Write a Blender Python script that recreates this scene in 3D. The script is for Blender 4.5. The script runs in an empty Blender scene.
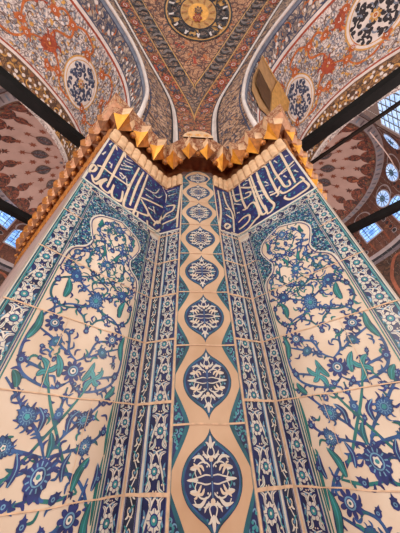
import bpy, math, random
from mathutils import Vector
import mathutils
random.seed(7)
S = 2.4            # metres per layout unit
EYE = 1.6          # eye height above the floor
SQ = 2 ** -.5
C = bpy.context.scene.collection
scene = bpy.context.scene

# ------------------------------------------------------------------ materials
MATS = {}
def newmat(name):
    m = bpy.data.materials.new(name); m.use_nodes = True
    nt = m.node_tree; b = nt.nodes['Principled BSDF']
    MATS[name] = m
    return m, nt, b
def ramp(nt, stops):
    r = nt.nodes.new('ShaderNodeValToRGB'); cr = r.color_ramp
    while len(cr.elements) < len(stops): cr.elements.new(.5)
    for e, (p, c) in zip(cr.elements, stops): e.position = p; e.color = (*c, 1)
    return r
def plain(name, col, rough=.4, var=.25, scale=14, metal=0., coat=0., bump=0., col2=None, spec=.5):
    m, nt, b = newmat(name)
    tc = nt.nodes.new('ShaderNodeTexCoord'); n = nt.nodes.new('ShaderNodeTexNoise')
    n.inputs['Scale'].default_value = scale; n.inputs['Detail'].default_value = 5
    nt.links.new(tc.outputs['Object'], n.inputs['Vector'])
    c2 = col2 or tuple(min(1, c * (1 + var)) for c in col); c1 = tuple(c * (1 - var) for c in col)
    r = ramp(nt, [(.3, c1), (.7, c2)])
    nt.links.new(n.outputs['Fac'], r.inputs['Fac']); nt.links.new(r.outputs['Color'], b.inputs['Base Color'])
    b.inputs['Roughness'].default_value = rough; b.inputs['Metallic'].default_value = metal
    b.inputs['Coat Weight'].default_value = coat; b.inputs['Coat Roughness'].default_value = .22
    b.inputs['Specular IOR Level'].default_value = spec
    if bump:
        bp = nt.nodes.new('ShaderNodeBump'); bp.inputs['Strength'].default_value = bump; bp.inputs['Distance'].default_value = .01
        nt.links.new(n.outputs['Fac'], bp.inputs['Height']); nt.links.new(bp.outputs['Normal'], b.inputs['Normal'])
    return m
def arabesque(name, ground, line, spots, scale=8., width=.06, amount=.5, rough=.7):
    """painted scrollwork: warped cell outlines over a ground, with coloured blossoms"""
    m, nt, b = newmat(name); N = nt.nodes.new; L = nt.links.new
    tc = N('ShaderNodeTexCoord')
    n = N('ShaderNodeTexNoise'); n.inputs['Scale'].default_value = scale * .55; n.inputs['Detail'].default_value = 2
    L(tc.outputs['Object'], n.inputs['Vector'])
    sb = N('ShaderNodeVectorMath'); sb.operation = 'SUBTRACT'; sb.inputs[1].default_value = (.5, .5, .5); L(n.outputs['Color'], sb.inputs[0])
    sc = N('ShaderNodeVectorMath'); sc.operation = 'SCALE'; sc.inputs['Scale'].default_value = 3.2 / scale; L(sb.outputs[0], sc.inputs[0])
    ad = N('ShaderNodeVectorMath'); ad.operation = 'ADD'; L(tc.outputs['Object'], ad.inputs[0]); L(sc.outputs[0], ad.inputs[1])
    v = N('ShaderNodeTexVoronoi'); v.feature = 'DISTANCE_TO_EDGE'; v.inputs['Scale'].default_value = scale; L(ad.outputs[0], v.inputs['Vector'])
    r = ramp(nt, [(width * .6, (1, 1, 1)), (width, (0, 0, 0))]); L(v.outputs['Distance'], r.inputs['Fac'])
    v3 = N('ShaderNodeTexVoronoi'); v3.feature = 'DISTANCE_TO_EDGE'; v3.inputs['Scale'].default_value = scale * 2.3; L(ad.outputs[0], v3.inputs['Vector'])
    r3 = ramp(nt, [(width * .9, (.55, .55, .55)), (width * 1.5, (0, 0, 0))]); L(v3.outputs['Distance'], r3.inputs['Fac'])
    v2 = N('ShaderNodeTexVoronoi'); v2.feature = 'F1'; v2.inputs['Scale'].default_value = scale * 1.15; L(ad.outputs[0], v2.inputs['Vector'])
    rs = ramp(nt, [(.20 + .2 * amount, (1, 1, 1)), (.24 + .2 * amount, (0, 0, 0))]); L(v2.outputs['Distance'], rs.inputs['Fac'])
    sx = N('ShaderNodeSeparateColor'); L(v2.outputs['Color'], sx.inputs[0])
    st = []; k = len(spots)
    for i, c in enumerate(spots): st.append((i / k, c))
    rc = ramp(nt, st if len(st) > 1 else st * 2); rc.color_ramp.interpolation = 'CONSTANT'; L(sx.outputs[0], rc.inputs['Fac'])
    gt = N('ShaderNodeMath'); gt.operation = 'LESS_THAN'; gt.inputs[1].default_value = amount; L(sx.outputs[1], gt.inputs[0])
    mu = N('ShaderNodeMath'); mu.operation = 'MULTIPLY'; L(gt.outputs[0], mu.inputs[0]); L(rs.outputs['Color'], mu.inputs[1])
    n2 = N('ShaderNodeTexNoise'); n2.inputs['Scale'].default_value = 2.5; n2.inputs['Detail'].default_value = 4; L(tc.outputs['Object'], n2.inputs['Vector'])
    rg = ramp(nt, [(.3, tuple(c * .8 for c in ground)), (.7, tuple(min(1, c * 1.15) for c in ground))]); L(n2.outputs['Fac'], rg.inputs['Fac'])
    prev = rg.outputs['Color']
    for fac, colr in ((r3.outputs['Color'], line), (mu.outputs[0], None), (r.outputs['Color'], line)):
        mx = N('ShaderNodeMix'); mx.data_type = 'RGBA'; L(fac, mx.inputs['Factor']); L(prev, mx.inputs[6])
        if colr is None: L(rc.outputs['Color'], mx.inputs[7])
        else: mx.inputs[7].default_value = (*colr, 1)
        prev = mx.outputs[2]
    L(prev, b.inputs['Base Color']); b.inputs['Roughness'].default_value = rough
    return m
def emit(name, col, strength, col2):
    m, nt, b = newmat(name)
    tc = nt.nodes.new('ShaderNodeTexCoord'); n = nt.nodes.new('ShaderNodeTexNoise'); n.inputs['Scale'].default_value = 6
    nt.links.new(tc.outputs['Object'], n.inputs['Vector'])
    r = ramp(nt, [(.35, col), (.65, col2)]); nt.links.new(n.outputs['Fac'], r.inputs['Fac'])
    nt.links.new(r.outputs['Color'], b.inputs['Emission Color']); b.inputs['Emission Strength'].default_value = strength
    b.inputs['Base Color'].default_value = (.1, .15, .2, 1)
    return m
G = dict(rough=.42, coat=.10, spec=.4)
plain('tile_cream', (.66, .52, .385), var=.1, scale=3.2, col2=(.76, .67, .56), **G)
plain('tile_peach', (.62, .41, .25), var=.12, scale=4, col2=(.70, .51, .345), **G)
plain('white_glaze', (.66, .64, .58), var=.12, scale=20, **G)
plain('ivory_script', (.70, .60, .47), var=.1, scale=15, **G)
plain('cobalt', (.018, .034, .165), var=.45, scale=25, **G)
plain('mid_blue', (.022, .085, .25), var=.4, scale=25, **G)
plain('light_blue', (.13, .30, .47), var=.3, scale=25, **G)
plain('navy', (.011, .02, .095), var=.5, scale=18, **G)
plain('script_blue', (.012, .02, .13), var=.5, scale=8, **G)
plain('ink', (.02, .03, .07), var=.4, scale=18, **G)
plain('teal', (.012, .105, .15), var=.4, scale=18, **G)
plain('turquoise', (.04, .27, .31), var=.35, scale=18, **G)
plain('green_teal', (.014, .16, .16), var=.4, scale=18, **G)
plain('bole_red', (.36, .07, .03), var=.3, scale=18, **G)
plain('grout', (.70, .50, .34), rough=.8, var=.2, scale=30)
plain('marble', (.42, .36, .32), rough=.4, var=.25, scale=4)
plain('outer_stone', (.22, .15, .14), rough=.5, var=.3, scale=6)
plain('gold', (.86, .40, .05), rough=.3, metal=.3, var=.2, scale=12)
plain('dark_gold', (.40, .15, .03), rough=.4, metal=.3, var=.35, scale=20)
plain('cornice_cream', (.70, .49, .30), rough=.6, var=.2, scale=14)
plain('cornice_rose', (.52, .30, .18), rough=.6, var=.25, scale=20)
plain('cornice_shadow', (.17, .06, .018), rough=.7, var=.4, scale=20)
plain('plaster_white', (.76, .72, .71), rough=.7, var=.1, scale=6)
plain('blue_grey', (.20, .25, .34), rough=.7, var=.25, scale=10)
plain('dark_blue_paint', (.05, .07, .14), rough=.7, var=.3, scale=10)
plain('red_paint', (.36, .07, .035), rough=.7, var=.3, scale=10)
plain('orange_paint', (.52, .15, .04), rough=.7, var=.3, scale=12)
plain('gold_paint', (.60, .34, .10), rough=.6, var=.2, scale=12)
plain('brown_paint', (.15, .085, .06), rough=.7, var=.3, scale=12)
plain('grey_paint', (.20, .17, .17), rough=.7, var=.25, scale=12)
plain('black_paint', (.025, .025, .035), rough=.7, var=.3, scale=12)
plain('dome_pink', (.50, .34, .31), rough=.8, var=.1, scale=2)
plain('dome_red', (.24, .075, .045), rough=.8, var=.3, scale=8)
plain('dome_band', (.36, .31, .34), rough=.8, var=.12, scale=6)
plain('dome_grey', (.15, .125, .15), rough=.8, var=.25, scale=6)
plain('iron', (.007, .0065, .007), rough=.8, var=.3, scale=8, spec=.1)
plain('bronze_wire', (.012, .007, .006), rough=.8, var=.3, scale=8, spec=.1)
plain('pale_cable', (.55, .42, .40), rough=.6, var=.1, scale=8)
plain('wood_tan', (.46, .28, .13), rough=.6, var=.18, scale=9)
plain('shadow_brown', (.10, .05, .02), rough=.6, var=.3, scale=9)
plain('carpet', (.30, .06, .05), rough=.95, var=.25, scale=5)
plain('lead', (.03, .035, .06), rough=.6, var=.3, scale=9)
arabesque('soffit_field', (.80, .75, .74), (.24, .19, .20), [(.55, .28, .17), (.42, .43, .52), (.70, .55, .42), (.58, .52, .50)], 7.5, .065, .35)
arabesque('soffit_leaf', (.56, .47, .38), (.09, .10, .15), [(.45, .22, .09), (.56, .50, .46), (.18, .2, .28)], 6.5, .11, .7)
arabesque('soffit_gold', (.36, .20, .09), (.09, .055, .04), [(.50, .28, .09), (.28, .10, .05), (.42, .36, .32)], 6, .11, .7)
arabesque('arch_face', (.62, .41, .28), (.12, .085, .085), [(.58, .45, .35), (.46, .27, .16), (.20, .18, .22)], 5, .07, .5)
arabesque('dome_fringe', (.27, .075, .045), (.05, .025, .025), [(.40, .14, .07), (.10, .05, .06)], 5, .10, .6)
arabesque('dome_cartouche', (.16, .135, .16), (.05, .04, .05), [(.24, .20, .22), (.09, .07, .08)], 9, .12, .6)
arabesque('pend_red', (.50, .20, .085), (.07, .035, .03), [(.42, .06, .03), (.06, .07, .13), (.50, .30, .17), (.45, .09, .04)], 7, .10, .85)
arabesque('pend_grey', (.46, .29, .19), (.07, .055, .06), [(.28, .21, .19), (.36, .14, .08), (.12, .12, .16)], 7.5, .13, .7)
arabesque('pend_field', (.62, .34, .19), (.12, .05, .04), [(.45, .06, .03), (.07, .07, .10), (.50, .16, .05)], 6.5, .10, .7)
arabesque('roundel_ring', (.30, .22, .185), (.035, .03, .04), [(.08, .07, .09), (.38, .29, .24), (.22, .13, .10)], 8, .14, .7)
arabesque('drum_wall', (.15, .062, .045), (.08, .035, .03), [(.20, .09, .05), (.10, .05, .045)], 3, .06, .5)
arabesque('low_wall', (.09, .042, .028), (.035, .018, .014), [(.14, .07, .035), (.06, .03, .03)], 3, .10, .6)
arabesque('cornice_paint', (.55, .36, .22), (.25, .09, .04), [(.62, .38, .12), (.42, .12, .06), (.60, .45, .33)], 14, .10, .6)
emit('daylight_glass', (.06, .22, .70), 1.3, (.40, .66, 1.0))
emit('white_glass', (.26, .44, .85), 1.0, (.62, .76, 1.0))

# ------------------------------------------------------------------ object helpers
def W(p): return Vector((p[0] * S, p[1] * S, p[2] * S + EYE))
def mirror(p): return (.109 - p[0], p[1], p[2])
def obj(name, verts, faces, mats, fmat=None, parent=None, flip=False, smooth=False):
    me = bpy.data.meshes.new(name)
    if flip: faces = [tuple(reversed(f)) for f in faces]
    me.from_pydata([W(v) for v in verts], [], faces)
    for m in mats: me.materials.append(MATS[m])
    if fmat:
        me.polygons.foreach_set('material_index', fmat)
    if smooth: me.polygons.foreach_set('use_smooth', [True] * len(me.polygons))
    me.update()
    o = bpy.data.objects.new(name, me); C.objects.link(o)
    if parent: o.parent = parent; o.matrix_parent_inverse = parent.matrix_world.inverted()
    return o
def tag(o, label=None, cat=None, group=None, kind=None):
    if label: o['label'] = label
    if cat: o['category'] = cat
    if group: o['group'] = group
    if kind: o['kind'] = kind
    return o
def thing(name, label, cat, p, group=None, kind=None):
    o = bpy.data.objects.new(name, None); C.objects.link(o); o.location = W(p)
    o.empty_display_size = .2
    bpy.context.view_layer.update()
    return tag(o, label, cat, group, kind)

# ------------------------------------------------------------------ flat art library
def catmull(pts, n=6):
    if len(pts) < 3: 
        return [(pts[0][0] + (pts[-1][0] - pts[0][0]) * i / n, pts[0][1] + (pts[-1][1] - pts[0][1]) * i / n) for i in range(n + 1)]
    P = [pts[0]] + list(pts) + [pts[-1]]; out = []
    for i in range(1, len(P) - 2):
        a, b, c, d = P[i - 1], P[i], P[i + 1], P[i + 2]
        for k in range(n):
            t = k / n; t2 = t * t; t3 = t2 * t
            out.append(tuple(.5 * (2 * b[j] + (c[j] - a[j]) * t + (2 * a[j] - 5 * b[j] + 4 * c[j] - d[j]) * t2 + (3 * b[j] - a[j] - 3 * c[j] + d[j]) * t3) for j in (0, 1)))
    out.append(P[-2]); return out
def inside(p, poly):
    x, y = p; r = False; j = len(poly) - 1
    for i in range(len(poly)):
        xi, yi = poly[i]; xj, yj = poly[j]
        if (yi > y) != (yj > y) and x < (xj - xi) * (y - yi) / (yj - yi) + xi: r = not r
        j = i
    return r
class Art:
    def __init__(self): self.p = []; self.lay = 0
    def poly(self, pts, mat, layer=None): self.p.append((list(pts), mat, self.lay if layer is None else layer))
    def rect(self, x0, y0, x1, y1, mat, layer=0, nx=1, ny=1):
        for i in range(nx):
            for j in range(ny):
                xa, xb = x0 + (x1 - x0) * i / nx, x0 + (x1 - x0) * (i + 1) / nx
                ya, yb = y0 + (y1 - y0) * j / ny, y0 + (y1 - y0) * (j + 1) / ny
                self.poly([(xa, ya), (xb, ya), (xb, yb), (xa, yb)], mat, layer)
    def disc(self, c, rx, mat, layer, ry=None, ang=0, n=14):
        ry = ry or rx; ca, sa = math.cos(ang), math.sin(ang)
        self.poly([(c[0] + ca * rx * math.cos(t) - sa * ry * math.sin(t), c[1] + sa * rx * math.cos(t) + ca * ry * math.sin(t)) for t in [2 * math.pi * i / n for i in range(n)]], mat, layer)
    def ribbon(self, pts, w, mat, layer, n=6, ends=(1, 1), raw=False):
        q = list(pts) if raw else catmull(pts, n); m = len(q) - 1; Lf = []; Rt = []
        for i, p in enumerate(q):
            a = q[max(0, i - 1)]; b = q[min(m, i + 1)]
            dx, dy = b[0] - a[0], b[1] - a[1]; l = math.hypot(dx, dy) or 1e-9
            t = i / m; ww = w * .5 * (ends[0] + (1 - ends[0]) * min(1, t * 3)) * (ends[1] + (1 - ends[1]) * min(1, (1 - t) * 3))
            Lf.append((p[0] - dy / l * ww, p[1] + dx / l * ww)); Rt.append((p[0] + dy / l * ww, p[1] - dx / l * ww))
        for i in range(m): self.poly([Lf[i], Rt[i], Rt[i + 1], Lf[i + 1]], mat, layer)
    def rings(self, c, rads, mats, layer, sy=1., nr=3, lob=0., k=16, n=40):
        for j in range(len(mats)):
            r0, r1 = rads[j + 1], rads[j]; m_ = max(1, math.ceil((r0 and (r1 - r0) or r1) / .05))
            for i in range(n):
                a, b = 2 * math.pi * i / n, 2 * math.pi * (i + 1) / n
                for q in range(m_):
                    s0, s1 = r0 + (r1 - r0) * q / m_, r0 + (r1 - r0) * (q + 1) / m_
                    P = [(c[0] + s1 * math.cos(a), c[1] + s1 * sy * math.sin(a)), (c[0] + s1 * math.cos(b), c[1] + s1 * sy * math.sin(b))]
                    P += [(c[0] + s0 * math.cos(b), c[1] + s0 * sy * math.sin(b)), (c[0] + s0 * math.cos(a), c[1] + s0 * sy * math.sin(a))] if s0 > 1e-9 else [c]
                    self.poly(P, mats[j], layer)
    def leaf(self, p0, p1, w, mat, layer, bend=.25, rib=None):
        dx, dy = p1[0] - p0[0], p1[1] - p0[1]
        mid = ((p0[0] + p1[0]) / 2 - dy * bend, (p0[1] + p1[1]) / 2 + dx * bend)
        q = catmull([p0, mid, p1], 4); m = len(q) - 1; Lf = []; Rt = []
        for i, p in enumerate(q):
            a = q[max(0, i - 1)]; b = q[min(m, i + 1)]; ex, ey = b[0] - a[0], b[1] - a[1]; l = math.hypot(ex, ey) or 1e-9
            ww = w * .5 * math.sin(math.pi * min(1, (i / m) * .92 + .08)) ** .8
            Lf.append((p[0] - ey / l * ww, p[1] + ex / l * ww)); Rt.append((p[0] + ey / l * ww, p[1] - ex / l * ww))
        if mat in ('turquoise', 'green_teal') and w > .007: self.poly([(a[0] + (a[0] - c_[0]) * .28, a[1] + (a[1] - c_[1]) * .28) for a, c_ in zip(Lf + Rt[::-1], q + q[::-1])], 'navy', layer - .5)
        self.poly(Lf + Rt[::-1], mat, layer)
        if rib: self.ribbon(q, w * .15, rib, layer + 1, raw=True)
    def rosette(self, c, r, n, mat, layer, ring='light_blue', eye='white_glaze', core='teal', rot=0):
        pts = []
        for i in range(n * 6):
            t = 2 * math.pi * i / (n * 6); k = abs(math.cos(n * (t - rot) / 2)) ** .7
            pts.append((c[0] + r * (.55 + .45 * k) * math.cos(t), c[1] + r * (.55 + .45 * k) * math.sin(t)))
        self.poly(pts, mat, layer)
        self.disc(c, r * .46, ring, layer + 1); self.disc(c, r * .34, mat, layer + 2); self.disc(c, r * .26, eye, layer + 3); self.disc(c, r * .12, core, layer + 4, n=8)
    def palmette(self, c, r, ang, mat, layer, inner='light_blue', core='white_glaze', hooks=True, core2='turquoise'):
        ca, sa = math.cos(ang), math.sin(ang)
        T = lambda x, y: (c[0] + ca * x * r - sa * y * r, c[1] + sa * x * r + ca * y * r)
        body = []
        for i in range(52):
            t = 2 * math.pi * i / 52; k = 1 + (.06 if i % 4 == 0 else -.07 if i % 4 == 2 else 0)
            x = math.cos(t); rr = (.96 + .30 * max(0, x) ** 6) * k
            body.append(T(rr * x, rr * .88 * math.sin(t)))
        if mat == 'mid_blue': self.poly([(c[0] + (x - c[0]) * 1.10, c[1] + (y - c[1]) * 1.10) for x, y in body], 'navy', layer - .5)
        self.poly(body, mat, layer)
        for i in range(13):
            t = 2 * math.pi * (i + .5) / 13; self.ribbon([T(.58 * math.cos(t), .52 * math.sin(t)), T(.84 * math.cos(t), .75 * math.sin(t))], r * .09, inner, layer + 1, 1)
        self.disc(T(0, 0), r * .54, inner, layer + 1, ry=r * .46, ang=ang); self.disc(T(0, 0), r * .44, mat, layer + 2, ry=r * .37, ang=ang)
        pts = []
        for i in range(20):
            t = 2 * math.pi * i / 20; k = .32 + .05 * math.cos(5 * t); pts.append(T(k * math.cos(t) + .02, k * .8 * math.sin(t)))
        self.poly(pts, core, layer + 3); self.disc(T(.0, 0), r * .15, core2, layer + 4, n=8)
        if hooks:
            for sg in (-1, 1):
                self.leaf(T(-.75, .35 * sg), T(-1.05, 1.15 * sg), r * .26, mat, layer, .25 * sg)
                self.leaf(T(-.2, .8 * sg), T(-.35, 1.35 * sg), r * .2, mat, layer, .25 * sg)
                self.leaf(T(.75, .4 * sg), T(1.35, .62 * sg), r * .22, mat, layer, -.25 * sg)
    def bud(self, c, r, ang, mat, layer, core='light_blue'):
        ca, sa = math.cos(ang), math.sin(ang)
        T = lambda x, y: (c[0] + ca * x * r - sa * y * r, c[1] + sa * x * r + ca * y * r)
        self.poly([T(-1, 0), T(-.7, .65), T(-.1, .85), T(.5, .6), T(.8, .75), T(1.0, .3), T(1.7, 0), T(1.0, -.3), T(.8, -.75), T(.5, -.6), T(-.1, -.85), T(-.7, -.65)], mat, layer)
        self.disc(T(-.1, 0), r * .38, core, layer + 1, n=10); self.disc(T(-.1, 0), r * .18, mat, layer + 2, n=8)
    def curls(self, poly, step, w, mat, layer, seed=1, size=.8, turn=1.6, leafmat=None, margin=0):
        rnd = random.Random(seed); xs = [p[0] for p in poly]; ys = [p[1] for p in poly]
        y = min(ys)
        row = 0
        while y < max(ys):
            x = min(xs) + (step * .5 if row % 2 else 0)
            while x < max(xs):
                c = (x + rnd.uniform(-.2, .2) * step, y + rnd.uniform(-.2, .2) * step)
                if inside(c, poly):
                    a0 = rnd.uniform(0, 6.28); sg = rnd.choice((-1, 1)); pts = []
                    for i in range(9):
                        t = i / 8; rr = step * size * .55 * (1 - .8 * t); a = a0 + sg * turn * math.pi * t
                        q = (c[0] + rr * math.cos(a), c[1] + rr * math.sin(a))
                        if inside(q, poly): pts.append(q)
                    if len(pts) > 3:
                        self.ribbon(pts, w, mat, layer, n=2, ends=(.4, 1))
                        self.disc(pts[-1], w * 1.1, leafmat or mat, layer + 1, n=6)
                        e = pts[0]; b = a0 + sg * 1.2
                        f = (e[0] + step * .33 * math.cos(b), e[1] + step * .33 * math.sin(b))
                        if inside(f, poly): self.leaf(e, f, w * 2.4, leafmat or mat, layer + 1, .2 * sg)
                x += step
            y += step * .87; row += 1
    def build(self, name, mapf, parent=None, eps=.00016, flip=False, base=0.):
        verts = []; faces = []; fm = []; mats = []
        for pts, mat, lay in self.p:
            if mat not in mats: mats.append(mat)
            i0 = len(verts); o = base + lay * eps + (len(faces) % 23) * eps * .035
            ar = sum(pts[i][0] * pts[i - 1][1] - pts[i - 1][0] * pts[i][1] for i in range(len(pts)))
            if abs(ar) < 1e-12: continue
            if ar > 0: pts = pts[::-1]
            for x, y in pts: verts.append(mapf(x, y, o))
            faces.append(tuple(range(i0, i0 + len(pts)))); fm.append(mats.index(mat))
        return obj(name, verts, faces, mats, fm, parent, flip)
def box_between(verts8, name, mat, parent=None, flip=False):
    f = [(0, 3, 2, 1), (4, 5, 6, 7), (0, 1, 5, 4), (1, 2, 6, 5), (2, 3, 7, 6), (3, 0, 4, 7)]
    return obj(name, verts8, f, [mat], None, parent, flip)
def slab(name, mapf, x0, y0, x1, y1, o0, o1, mat, parent, flip=False):
    v = [mapf(x0, y0, o0), mapf(x1, y0, o0), mapf(x1, y1, o0), mapf(x0, y1, o0), mapf(x0, y0, o1), mapf(x1, y0, o1), mapf(x1, y1, o1), mapf(x0, y1, o1)]
    return box_between(v, name, mat, parent, flip)

# ------------------------------------------------------------------ surfaces of the pier (layout units)
F0 = (-.1045, .5755)
def face(a, z, o): return (F0[0] - a * SQ + o * SQ, F0[1] - a * SQ - o * SQ, z)
def ret(b, z, o): return (F0[0] + b * .938 - o * .347, F0[1] - b * .347 - o * .938, z)
def shaft(x, z, o): return (.0545 + x, .545 - o, z)
def band(c, z, o): return face(c, z, o) if c >= 0 else ret(-c, z, o)
def sided(f, m): return (lambda x, y, o: mirror(f(x, y, o))) if m else f
FLOOR_Z = -EYE / S
JOINTS = [.222 + .139 * k for k in range(-4, 6)]
# strokes of the two inscriptions, on the band (distance from the fold, height)
CALL = [[(0.2701,0.9655),(0.2836,0.9912),(0.2833,0.9128),(0.2827,0.8138),(0.2807,0.7397),(0.2824,0.7039),(0.2915,0.6933),(0.2993,0.7073)],[(0.3094,0.7093),(0.3131,0.7347),(0.3114,0.7609),(0.2999,0.7607),(0.2994,0.7364),(0.3064,0.7202)],[(0.2957,0.6998),(0.2855,0.681),(0.2751,0.6825),(0.2676,0.7104),(0.2551,0.7413),(0.2631,0.7108),(0.2628,0.6861),(0.2512,0.6772),(0.233,0.6781),(0.2284,0.7001)],[(0.2286,0.9641),(0.2401,1.0008),(0.2405,0.9367),(0.2421,0.849),(0.2426,0.7592),(0.2428,0.702)],[(0.3003,0.7745),(0.2829,0.7883),(0.258,0.7884),(0.2331,0.7919),(0.2071,0.7956),(0.1781,0.804),(0.1689,0.8443)],[(0.2256,0.7423),(0.2239,0.6976),(0.2131,0.6747),(0.1896,0.6789),(0.1839,0.6976),(0.1898,0.7452)],[(0.1594,0.9832),(0.1714,0.8189),(0.1731,0.6868),(0.1584,0.6702),(0.1321,0.6875)],[(0.1344,0.9797),(0.1459,0.8395),(0.1493,0.6967)],[(0.1126,0.9873),(0.1199,0.8179),(0.1266,0.699),(0.1275,0.6651),(0.1121,0.6647),(0.1118,0.6922)],[(0.1248,0.6898),(0.0909,0.7026),(0.0683,0.7199),(0.0823,0.7527),(0.1108,0.7766)],[(0.1151,0.7908),(0.0649,0.8168),(0.0036,0.8422)],[(0.1131,0.7802),(0.0707,0.735),(0.0454,0.7139),(0.0185,0.7168),(0.0052,0.7653),(-0.0032,0.8204)],[(0.0674,0.687),(0.0578,0.6531),(0.0281,0.6534),(0.0053,0.684),(-0.0043,0.7151),(0.0198,0.7271),(0.0366,0.6831)],[(-0.0136,0.8496),(-0.0526,0.8384),(-0.0463,0.8013),(-0.0184,0.7878),(-0.001,0.7517)],[(-0.0038,0.7211),(-0.0268,0.7293),(-0.0652,0.7432),(-0.0729,0.7894)],[(-0.0815,0.9982),(-0.0779,0.8826),(-0.0733,0.7765),(-0.0726,0.6774)]]
CALLT = [[(0.2236,0.9421),(0.2071,0.9521),(0.1876,0.9665)],[(0.2241,0.9176),(0.207,0.9227),(0.1888,0.9406)],[(0.2199,0.967),(0.1948,0.9855)],[(0.219,0.8226),(0.2064,0.8162),(0.1992,0.847)],[(0.2176,0.8401),(0.2009,0.8292)],[(0.2706,0.8447),(0.2593,0.8422)],[(0.2601,0.8251),(0.2622,0.8534)],[(0.304,0.8624),(0.2997,0.8936)],[(0.3012,0.9591),(0.2973,0.9873)],[(0.1927,0.8309),(0.1789,0.782)],[(0.1024,0.8755),(0.0566,0.8972),(0.0382,0.9593)],[(0.0795,0.883),(0.0392,0.8817),(0.0177,0.9227)],[(0.0957,0.8344),(0.0592,0.8438)],[(0.0196,0.9918),(-0.006,0.949),(-0.0068,0.881)],[(-0.0208,0.9337),(-0.061,0.9363)],[(-0.0132,0.9773),(-0.0546,0.9797)],[(0.0519,0.7921),(0.0377,0.7571)],[(0.071,0.765),(0.044,0.769)],[(0.2233,0.8356),(0.1921,0.8389)],[(0.2268,0.8669),(0.1904,0.9091)],[(0.2292,0.894),(0.1876,0.9378)],[(-0.0077,0.7672),(-0.0398,0.7723)]]
CALR = [[(0.2696,0.9971),(0.2817,1.0011),(0.2818,0.9538),(0.2791,0.879),(0.2754,0.8073),(0.2725,0.7528)],[(0.2184,1.0077),(0.2306,1.0045),(0.2289,0.904),(0.2324,0.8216),(0.2359,0.7701),(0.2539,0.7593),(0.2579,0.791)],[(0.1898,0.9965),(0.2065,0.9795),(0.2027,0.886),(0.2028,0.7988),(0.2038,0.7525),(0.1914,0.747)],[(0.1609,0.9925),(0.1597,0.889),(0.1636,0.7646),(0.1739,0.7116),(0.1554,0.6855),(0.1361,0.6847)],[(0.2124,0.7646),(0.2203,0.7391),(0.2485,0.733),(0.2793,0.7387),(0.2995,0.7402),(0.2952,0.7686)],[(0.2982,0.7364),(0.3009,0.6908),(0.2656,0.6822),(0.2328,0.6841),(0.217,0.7083),(0.2235,0.7197)],[(0.2142,0.8514),(0.2518,0.865),(0.2945,0.8764),(0.3089,0.8817)],[(0.1733,0.776),(0.2041,0.7688),(0.2198,0.7898)],[(0.1301,1.0024),(0.129,0.854),(0.1332,0.7518),(0.1404,0.6887)],[(0.1578,0.9794),(0.1561,0.8592),(0.1606,0.7661)],[(0.1187,0.988),(0.1169,0.868),(0.117,0.7417),(0.12,0.6983),(0.1388,0.7),(0.1403,0.7393)],[(0.0675,0.9664),(0.0978,0.927),(0.137,0.8888)],[(0.0646,0.9987),(0.0583,0.8713),(0.0633,0.7953),(0.0472,0.8)],[(0.066,0.8691),(0.096,0.8607),(0.1045,0.8824),(0.0797,0.8981)],[(0.0656,0.7875),(0.0879,0.8042),(0.107,0.79),(0.1091,0.7086),(0.0848,0.6917),(0.0451,0.6687),(0.0023,0.6706),(-0.0333,0.6717)],[(0.0143,0.739),(0.043,0.7497),(0.0687,0.7414),(0.0625,0.7116),(0.033,0.6979),(0.0107,0.6971)],[(-0.065,0.9742),(-0.0657,0.8097),(-0.0851,0.6713),(-0.0616,0.6682)],[(-0.0366,0.9792),(-0.0279,0.8789),(-0.0058,0.8084),(-0.018,0.6785)],[(0.0069,1.0101),(0.0065,0.8886),(0.0033,0.7752)],[(0.0236,0.9976),(0.0262,0.8932),(0.0592,0.8765)],[(-0.0616,0.6966),(-0.0464,0.7216),(-0.0305,0.7163),(-0.0508,0.6872),(-0.0616,0.6966)],[(-0.0432,0.7884),(-0.0111,0.7725)],[(-0.0413,0.8349),(-0.0089,0.8414)]]
CALRT = [[(0.2489,0.9757),(0.2545,0.9445)],[(0.2519,0.8328),(0.2569,0.8138)],[(0.1779,0.879),(0.1872,0.8543)],[(0.1755,0.8501),(0.1874,0.8417)],[(0.2941,0.949),(0.3062,0.9442)],[(0.2921,0.8211),(0.2995,0.7983)],[(0.2491,0.8558),(0.272,0.8561)],[(0.1779,0.7934),(0.1918,0.783)],[(0.2814,0.8556),(0.305,0.8604)],[(0.0162,0.9501),(0.0662,0.9136)],[(0.0176,0.8772),(0.0483,0.8394)],[(0.0215,0.8024),(0.0326,0.7974)],[(0.0847,0.9665),(0.105,0.9624)],[(0.1018,0.9881),(0.1195,0.9723)],[(0.1513,0.9174),(0.1579,0.8087)],[(0.123,0.8609),(0.1652,0.8238)],[(0.1223,0.8253),(0.1621,0.7981)],[(0.1322,0.7475),(0.1371,0.7269)],[(0.1418,0.8153),(0.1407,0.7821)]]
# ================================================================== THE PIER
def prism(name, plan, z0, z1, mat, parent=None):
    n = len(plan); v = [(x, y, z0) for x, y in plan] + [(x, y, z1) for x, y in plan]
    f = [tuple(range(n))[::-1], tuple(range(n, 2 * n))] + [(i, (i + 1) % n, n + (i + 1) % n, n + i) for i in range(n)]
    return obj(name, v, f, [mat], None, parent)
def duv(u, v): return ((u - v) * SQ, (u + v) * SQ)      # (along dL, along dR) -> plan
A_ = face(.318, 0, -.012)[:2]; ARM = 1.70
outer_end = (A_[0] - (ARM - .481) * SQ, A_[1] + (ARM - .481) * SQ)
half = [outer_end, A_, face(0, 0, -.012)[:2], shaft(-.0765, 0, -.012)[:2]]
mh = [(.109 - x, y) for x, y in half][::-1]
plan = half + mh + [duv(ARM, ARM)]
core = prism('wall_pier', plan, FLOOR_Z, 1.38, 'outer_stone')
tag(core, 'dark stone core of the tiled corner pier', 'pier', kind='structure')
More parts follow.
